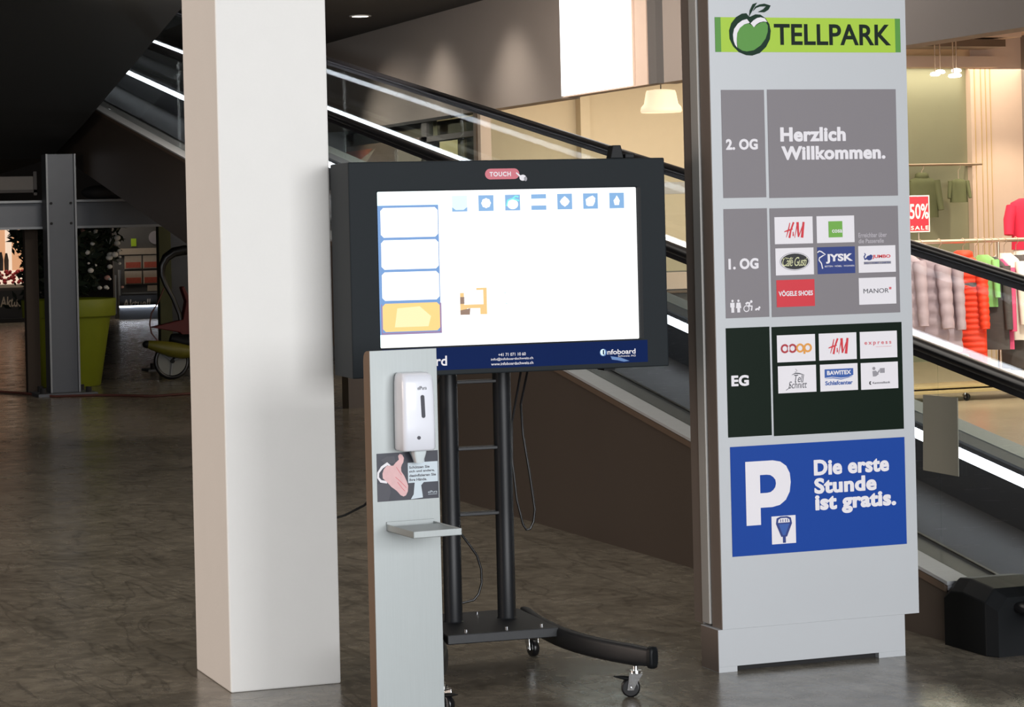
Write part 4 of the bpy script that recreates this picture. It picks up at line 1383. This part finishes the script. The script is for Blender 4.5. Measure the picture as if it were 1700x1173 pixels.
# solid garments added in place of clothes reflected in the green glass
garment('jacket', 'sage green hooded jacket standing in for a reflection in the green glass', 13.74, R(-20), 2.05, 1.60, .16, .09, 'cloth_sage_reflected', collar='cloth_sage_reflected', y=23.85, rail=2.16, group='stand-ins for reflected clothes', cat='jacket')
garment('shirt', 'grey green shirt standing in for a reflection beside the hooded jacket', 14.20, R(-20), 2.02, 1.76, .09, .05, 'cloth_sage_reflected', y=23.85, rail=2.16, group='stand-ins for reflected clothes', cat='shirt')
wr_ = thing('wall_rail', 'thin metal rail across the green glass at the back of the store', 'rail', (13.6, 23.85, 2.17))
obj('rail', MB().cyl((12.5, 23.85, 2.18), (14.5, 23.85, 2.18), .014, 'rail_metal', 10), wr_)
for x in (12.6, 14.45):
    obj('bracket', MB().box(x - .012, x + .012, 23.85, 24.1, 2.165, 2.195, 'rail_metal'), wr_)

# furniture glimpsed between display and pylon
t = thing('store_counter', 'peach fronted store counter seen between the screen and the pylon', 'counter', (10.1, 21.6, 0))
obj('body', MB().box(9.4, 10.6, 21.8, 22.4, 0, 1.13, 'fascia_dark').box(9.38, 10.62, 21.78, 21.8, .965, 1.13, 'cream_wall'), t, .005)
obj('shelf_board', MB().box(9.38, 10.62, 21.74, 22.42, .93, .955, 'brown_trim'), t, .003)
t = thing('display_frame', 'dark metal shelving frame in the store behind the walkway', 'shelf', (9.85, 23.0, 0))
b = MB().box(9.93, 9.99, 22.9, 22.98, 0, 1.95, 'fascia_dark').box(10.75, 10.81, 22.9, 22.98, 0, 1.95, 'fascia_dark')
obj('uprights', b, t)
obj('header', MB().box(9.93, 10.81, 22.88, 22.98, 1.90, 2.02, 'silver_edge'), t)
for z in (1.30, .9, .5):
    obj('shelf', MB().box(9.99, 10.75, 22.72, 22.98, z, z + .03, 'fascia_dark'), t)

# window poster behind the shop front glass
t = thing('window_poster', 'large brown poster with rust and pale shapes on the shop glass', 'poster', (9.007, 29.8, 1.3))
b = MB().box(9.004, 9.010, 27.06, 31.3, 1.3, 2.66, 'poster_brown')


def wp(pts, m, d=0.0):
    b.add([(9.003 - d, p[0], p[1]) for p in pts], [list(range(len(pts)))], m)


wp([(30.6, 2.60), (28.9, 2.60), (29.8, 2.30), (30.9, 2.40)], 'poster_rust')
wp([(28.75, 2.60), (30.2, 2.34), (29.6, 2.25)], 'menu_cream', .002)
wp([(27.0, 2.58), (27.9, 2.54), (27.9, 1.4), (27.0, 1.4)], 'menu_cream', .001)
wp([(28.0, 2.40), (28.5, 2.38), (28.5, 1.4), (28.0, 1.4)], 'menu_cream', .001)
obj('sheet', b, t)
t = thing('window_panel', 'pale yellow panel on the glass at the entrance corner', 'panel', (9.007, 26.05, 1.2))
obj('sheet', MB().box(9.004, 9.010, 25.75, 26.35, 1.2, 2.58, 'card_yellow'), t)

# ================================================================== LEFT BACKGROUND
hx, hy = 4.50, 25.2
t = thing('steel_column', 'grey blue steel H column beside the lime planter', 'column', (hx, hy, 0))
b = MB()
b.box(hx - .15, hx - .135, hy - .13, hy + .13, .03, 2.45, 'steel_grey').box(hx + .135, hx + .15, hy - .13, hy + .13, .03, 2.45, 'steel_grey')
b.box(hx - .135, hx + .135, hy - .09, hy - .075, .03, 2.45, 'steel_grey')
for x_ in (-.1425, .1425):
    b.box(hx + x_ - .010, hx + x_ + .010, hy - .142, hy - .13, .03, 2.45, 'steel_light')
obj('shaft', b, t, .002)
bpl = obj('base_plate', MB().box(hx - .30, hx + .30, hy - .28, hy + .28, 0, .03, 'steel_grey'), t, .002)
for x, y in ((-.24, -.2), (-.2, .2), (.22, -.2), (.22, .2)):
    obj('anchor_bolt', MB().cyl((hx + x, hy + y, .03), (hx + x, hy + y, .085), .03, 'matt_black', 8), bpl)
for z in (1.745, 1.95):
    for x in (-.10, .10):
        obj('bolt', MB().cyl((hx + x, hy - .09, z), (hx + x, hy - .11, z), .014, 'matt_black', 8), t)
t = thing('steel_beam', 'horizontal grey steel beam crossing behind the H column', 'beam', (hx, 25.45, 1.7))
b = MB()
for z in (1.705, 1.975):
    b.box(-9, 6.9, 25.36, 25.60, z - .012, z + .012, 'steel_light')
b.box(-9, 6.9, 25.47, 25.485, 1.705, 1.975, 'steel_grey')
obj('girder', b, t)
t = thing('wooden_post', 'dark brown square post just left of the H column', 'post', (4.27, 25.75, 0))
obj('post', MB().box(4.225, 4.36, 25.70, 25.83, 0, 1.69, 'bark'), t, .004)
t = thing('olive_post', 'dark olive post behind the poster board and buggy', 'post', (6.42, 29.0, 0))
obj('post', MB().box(6.33, 6.475, 28.9, 29.05, .02, 1.9, 'olive_paint'), t, .004)
obj('foot_plate', MB().box(6.15, 6.9, 28.8, 29.2, 0, .02, 'steel_grey'), t)
obj('anchor_bolt', MB().cyl((6.22, 28.86, .02), (6.22, 28.86, .09), .035, 'matt_black', 8), t)

# planter
pc = (4.83, 26.6, 0)
t = thing('lime_planter', 'large lime green tub planted with a white flowering shrub', 'planter', pc)
obj('pot', MB().lathe(pc, [(.30, 0), (.32, .01), (.44, .74), (.445, .75), (.49, .75), (.495, .76), (.505, .93), (.50, .94), (.46, .94), (.45, .86), (.0, .86)], 'lime_pot', 44), t, label='lime green tapered pot with rim')
obj('soil', MB().lathe(pc, [(.45, .862), (.0, .88)], 'soil', 24), t)
b = MB()
for k in range(7):
    a = k * 2.4
    b.tube([(pc[0] + .06 * math.cos(a), pc[1] + .06 * math.sin(a), .85), (pc[0] + .12 * math.cos(a), pc[1] + .12 * math.sin(a), 1.3), (pc[0] + .3 * math.cos(a), pc[1] + .3 * math.sin(a), 1.9)], [.02, .016, .008], 'bark', 6)
obj('stems', b, t)
b = MB()
rnd = random.Random(3)
for k in range(1700):
    u = rnd.random()
    a = rnd.random() * 2 * PI
    z = 1.0 + 0.93 * rnd.random()
    rr = (.20 + .42 * math.sin(min(1, (z - .95) / .8) * PI / 2)) * math.sqrt(u)
    c_ = Vector((pc[0] + rr * math.cos(a), pc[1] + rr * math.sin(a), z))
    d1 = Vector((rnd.uniform(-1, 1), rnd.uniform(-1, 1), rnd.uniform(-.6, .8))).normalized()
    d2 = d1.cross(Vector((rnd.uniform(-1, 1), rnd.uniform(-1, 1), rnd.uniform(-1, 1)))).normalized()
    l_ = rnd.uniform(.05, .10)
    b.add([c_ - d1 * l_, c_ + d2 * l_ * .35, c_ + d1 * l_, c_ - d2 * l_ * .35], [(0, 1, 2, 3)], 'leaf_dark')
fo = obj('foliage', b, t)
fo['kind'] = 'stuff'
for k in range(34):
    a = rnd.uniform(-PI * .9, PI * .1)
    z = rnd.uniform(1.05, 1.72)
    rr = rnd.uniform(.25, .52)
    x_, y_ = pc[0] + .28 + rnd.uniform(-.18, .22), pc[1] - .38 + rnd.uniform(-.1, .1)
    r_ = rnd.uniform(.016, .042)
    obj('flower', MB().ball((x_, y_, z), r_, r_, r_ * .8, 'flower_pink' if k % 9 == 0 else 'flower_white', 8, 5), t)

# floor cable
t = thing('floor_cable', 'thin reddish cable lying across the floor before the columns', 'cable', (4.8, 24.6, 0))
obj('cord', MB().tube([(2.5, 25.9, .012), (3.99, 26.0, .012), (4.15, 25.55, .012), (4.35, 24.80, .012), (4.75, 24.72, .012), (5.0, 24.45, .012), (5.2, 24.15, .012), (5.62, 24.3, .012), (6.4, 24.6, .012)], .012, 'cable_red', 8), t)

# buggy, mostly hidden behind the white pillar
bx, by = 6.03, 27.0
t = thing('toy_buggy', 'child buggy with black hoop handle, half hidden behind the pillar', 'buggy', (bx, by, 0))


def wheel(parent, cx_, cy_, r):
    w1 = MB()
    rings = []
    for k in range(36):
        a = 2 * PI * k / 36
        c_ = Vector((cx_ + r * .88 * math.cos(a), cy_, r + r * .88 * math.sin(a)))
        o_ = Vector((math.cos(a), 0, math.sin(a)))
        rings.append([c_ + (o_ * math.cos(2 * PI * q / 10) + Vector((0, 1, 0)) * math.sin(2 * PI * q / 10)) * r * .12 for q in range(10)])
    rings.append(rings[0])
    w1.loft(rings, 'black_rubber', cap=False)
    wh = obj('wheel', w1, parent)
    h_ = MB().cyl((cx_, cy_ - .012, r), (cx_, cy_ + .012, r), r * .79, 'wheel_grey', 32)
    h_.cyl((cx_, cy_ - .04, r), (cx_, cy_ + .04, r), r * .12, 'black_plastic', 12)
    for k in range(3):
        a = k * 2.1 + .4
        h_.tube([(cx_, cy_ - .02, r), (cx_ + r * .75 * math.cos(a), cy_ - .02, r + r * .75 * math.sin(a))], .012, 'steel_light', 6)
    obj('hub', h_, wh)


wheel(t, bx, by, .205)
wheel(t, bx + .5, by + .35, .205)
obj('yellow_pod', MB().tube([(5.72, by - .06, .40), (5.76, by - .06, .40), (5.86, by - .06, .375), (6.0, by - .06, .34), (6.14, by - .06, .31), (6.3, by - .06, .30)], [.02, .045, .065, .085, .085, .06], 'buggy_yellow', 14).ball((5.74, by - .06, .402), .05, .04, .042, 'black_plastic'), t, label='yellow and black pod above the wheel')
obj('seat_shell', MB().tube([(6.02, by, .46), (6.14, by, .42), (6.3, by, .40), (6.5, by, .42)], [.05, .09, .11, .09], 'black_plastic', 12), t)
obj('red_fabric', MB().prism([(5.80, .585), (6.16, .66), (6.20, .86), (6.15, 1.02), (6.18, 1.03), (6.24, .9), (6.34, .70), (6.42, .50), (6.2, .44), (6.12, .52)], 1, by - .04, by + .10, 'buggy_red'), t, .01, label='dark red fabric sling')
obj('hoop_handle', MB().tube([(6.16, by, .55), (6.13, by, .72), (6.06, by, .90), (5.98, by, 1.05), (5.94, by, 1.17), (5.945, by, 1.26), (5.99, by, 1.35), (6.08, by, 1.41), (6.20, by, 1.43), (6.40, by, 1.42)], [.025, .025, .025, .028, .032, .04, .05, .055, .055, .05], 'black_rubber', 12, .6, up=(0, 1, 0)), t)
obj('red_wire', MB().tube([(5.95, by - .05, 1.02), (5.88, by - .05, .86), (5.80, by - .05, .74), (5.78, by - .05, .62), (5.80, by - .05, .52), (5.86, by - .05, .44), (5.95, by - .05, .40)], .008, 'cable_red', 6), t)
obj('chassis', MB().tube([(bx, by, .205), (6.15, by, .40), (6.3, by + .1, .45), (bx + .5, by + .35, .205)], .018, 'black_plastic', 8), t)

# far market stand with flowers
t = thing('market_stall', 'brightly lit shop shelf far back left under the steel beam', 'shop shelf', (7.6, 48.6, 0))
obj('back_panel', MB().box(6.6, 8.25, 49.0, 49.1, 0.95, 2.1, 'market_glow').box(7.67, 7.78, 48.9, 49.0, .9, 2.1, 'market_white_glow'), t)
obj('counter', MB().box(6.6, 8.25, 48.3, 49.0, .70, .98, 'market_white_glow').box(6.6, 8.25, 48.35, 49.0, 0, .70, 'board_grey'), t)
for k in range(9):
    x_ = 6.9 + k * .09 + rnd.uniform(-.02, .02)
    h_ = rnd.uniform(.10, .42)
    obj('shelf_item', MB().lathe((x_, 48.7, .98), [(.04, 0), (.045, h_ * .6), (.02, h_)], ['bark', 'board_grey', 'menu_red', 'matt_black'][k % 4], 10), t)
t = thing('red_flower_tray', 'tray of red flowers on the lit shelf far back left', 'flowers', (7.75, 48.2, 0.6))
obj('tray', MB().box(7.3, 8.1, 48.05, 48.28, .66, .72, 'menu_cream'), t)
b = MB()
for k in range(80):
    b.ball((rnd.uniform(7.35, 8.1), rnd.uniform(48.05, 48.25), rnd.uniform(.75, .98)), .035, .035, .03, 'flower_red' if k % 6 else 'flower_pink', 6, 4)
o_ = obj('blooms', b, t)
o_['kind'] = 'stuff'
t = thing('leafy_plant', 'dark leafy plant in front of the lit shelf', 'plant', (7.9, 44, 0))
b = MB()
for k in range(420):
    c_ = Vector((7.30 + rnd.gauss(.08, .13), 44 + rnd.uniform(-.2, .2), rnd.uniform(.35, 1.75)))
    d1 = Vector((rnd.uniform(-1, 1), rnd.uniform(-.3, .3), rnd.uniform(-1, 1))).normalized()
    d2 = d1.cross(Vector((0, 1, 0))).normalized()
    l_ = rnd.uniform(.05, .11)
    b.add([c_ - d1 * l_, c_ + d2 * l_ * .35, c_ + d1 * l_, c_ - d2 * l_ * .35], [(0, 1, 2, 3)], 'leaf_dark')
o_ = obj('foliage', b, t)
o_['kind'] = 'stuff'
obj('stem', MB().tube([(7.4, 44, 0), (7.38, 44, .8), (7.42, 44, 1.6)], .03, 'bark', 8), t)
obj('pot', MB().lathe((7.4, 44, 0), [(.16, 0), (.22, .34), (.20, .34), (.0, .32)], 'matt_black', 20), t)


def banner(x0_, x1_, y_, z0_, z1_, label, tx0_, tx1_, tz0, tz1):
    t_ = thing('aktuell_banner', label, 'banner', ((x0_ + x1_) / 2, y_, 0))
    bb = MB().box(x0_, x1_, y_, y_ + .05, z0_, z1_, 'banner_black')
    bb.text('Aktuell', tx0_, tx1_, tz0, tz1, y_ - .006, 'menu_cream', .02, .1)
    obj('cloth', bb, t_)
    obj('foot', MB().box(x0_ + .1, x1_ - .1, y_ - .1, y_ + .2, 0, z0_ + .02, 'matt_black'), t_)


banner(6.6, 8.05, 47.6, .06, .62, 'black Aktuell banner below the lit shelf far left', 7.33, 7.82, .30, .50)
banner(9.55, 10.32, 47.2, .10, .46, 'black Aktuell panel under the menu board', 9.60, 10.15, .22, .38)
t = thing('menu_board', 'tall board with four food posters behind the planter', 'board', (10.1, 47.7, 0))
obj('board', MB().box(9.55, 10.75, 47.7, 47.8, 0, 2.2, 'board_grey').box(9.66, 10.55, 47.64, 47.7, 1.24, 1.36, 'menu_cream').box(9.66, 10.55, 47.64, 47.7, .47, .50, 'steel_light'), t)
for i, (x_, z_) in enumerate(((9.76, .96), (10.12, .96), (9.76, .66), (10.12, .66))):
    obj('food_poster', MB().box(x_, x_ + .33, 47.66, 47.70, z_, z_ + .26, 'menu_cream').box(x_ + .02, x_ + .31, 47.65, 47.66, z_ + .02, z_ + .13, 'menu_red'), t)
obj('price_card', MB().box(10.2, 10.55, 47.66, 47.70, .52, .63, 'menu_cream'), t)
obj('round_picture', MB().cyl((10.38, 47.68, 1.56), (10.38, 47.7, 1.56), .13, 'print_grey', 24), t)
obj('yellow_picture', MB().box(9.9, 10.0, 47.68, 47.7, 1.40, 1.55, 'lime'), t)
obj('tubular_frame', MB().cyl((9.64, 47.6, .1), (9.64, 47.6, .95), .03, 'steel_light', 8).cyl((9.56, 47.6, .1), (9.56, 47.6, .85), .02, 'steel_light', 8), t)
t = thing('shelf_light', 'thin bright light bar below the menu board', 'light', (10.1, 47.0, .2))
obj('light_bar', MB().box(9.5, 10.40, 46.95, 47.0, .235, .262, 'led_white'), t)
obj('bracket', MB().box(9.5, 10.40, 47.0, 47.03, 0, .27, 'steel_grey'), t)
# lit office windows above the beam
t = thing('window_frame_unit', 'grey framed window band above the steel beam at far left', 'window', (7.8, 52, 2.5))
b = MB()
for x0_, x1_ in ((7.0, 7.85), (7.95, 8.75)):
    b.box(x0_, x1_, 52.0, 52.05, 2.62, 2.90, 'steel_light')
obj('panes', b, t)
obj('frame', MB().box(6.9, 8.82, 51.96, 52.1, 2.56, 2.62, 'steel_grey').box(7.85, 7.9, 51.96, 52.1, 2.5, 3.0, 'steel_grey').box(8.75, 8.82, 51.96, 52.1, 2.5, 3.0, 'steel_grey'), t)
t = thing('stored_boxes', 'dark heap lying on the steel beam right of the column', 'bundle', (5.1, 25.48, 1.99))
obj('bundle', MB().ball((4.98, 25.48, 2.06), .20, .11, .075, 'matt_black', 16, 8).ball((5.12, 25.48, 2.05), .14, .10, .06, 'matt_black', 16, 8), t)
obj('white_cup', MB().ball((5.27, 25.44, 2.03), .055, .05, .045, 'print_grey', 12, 6), t)
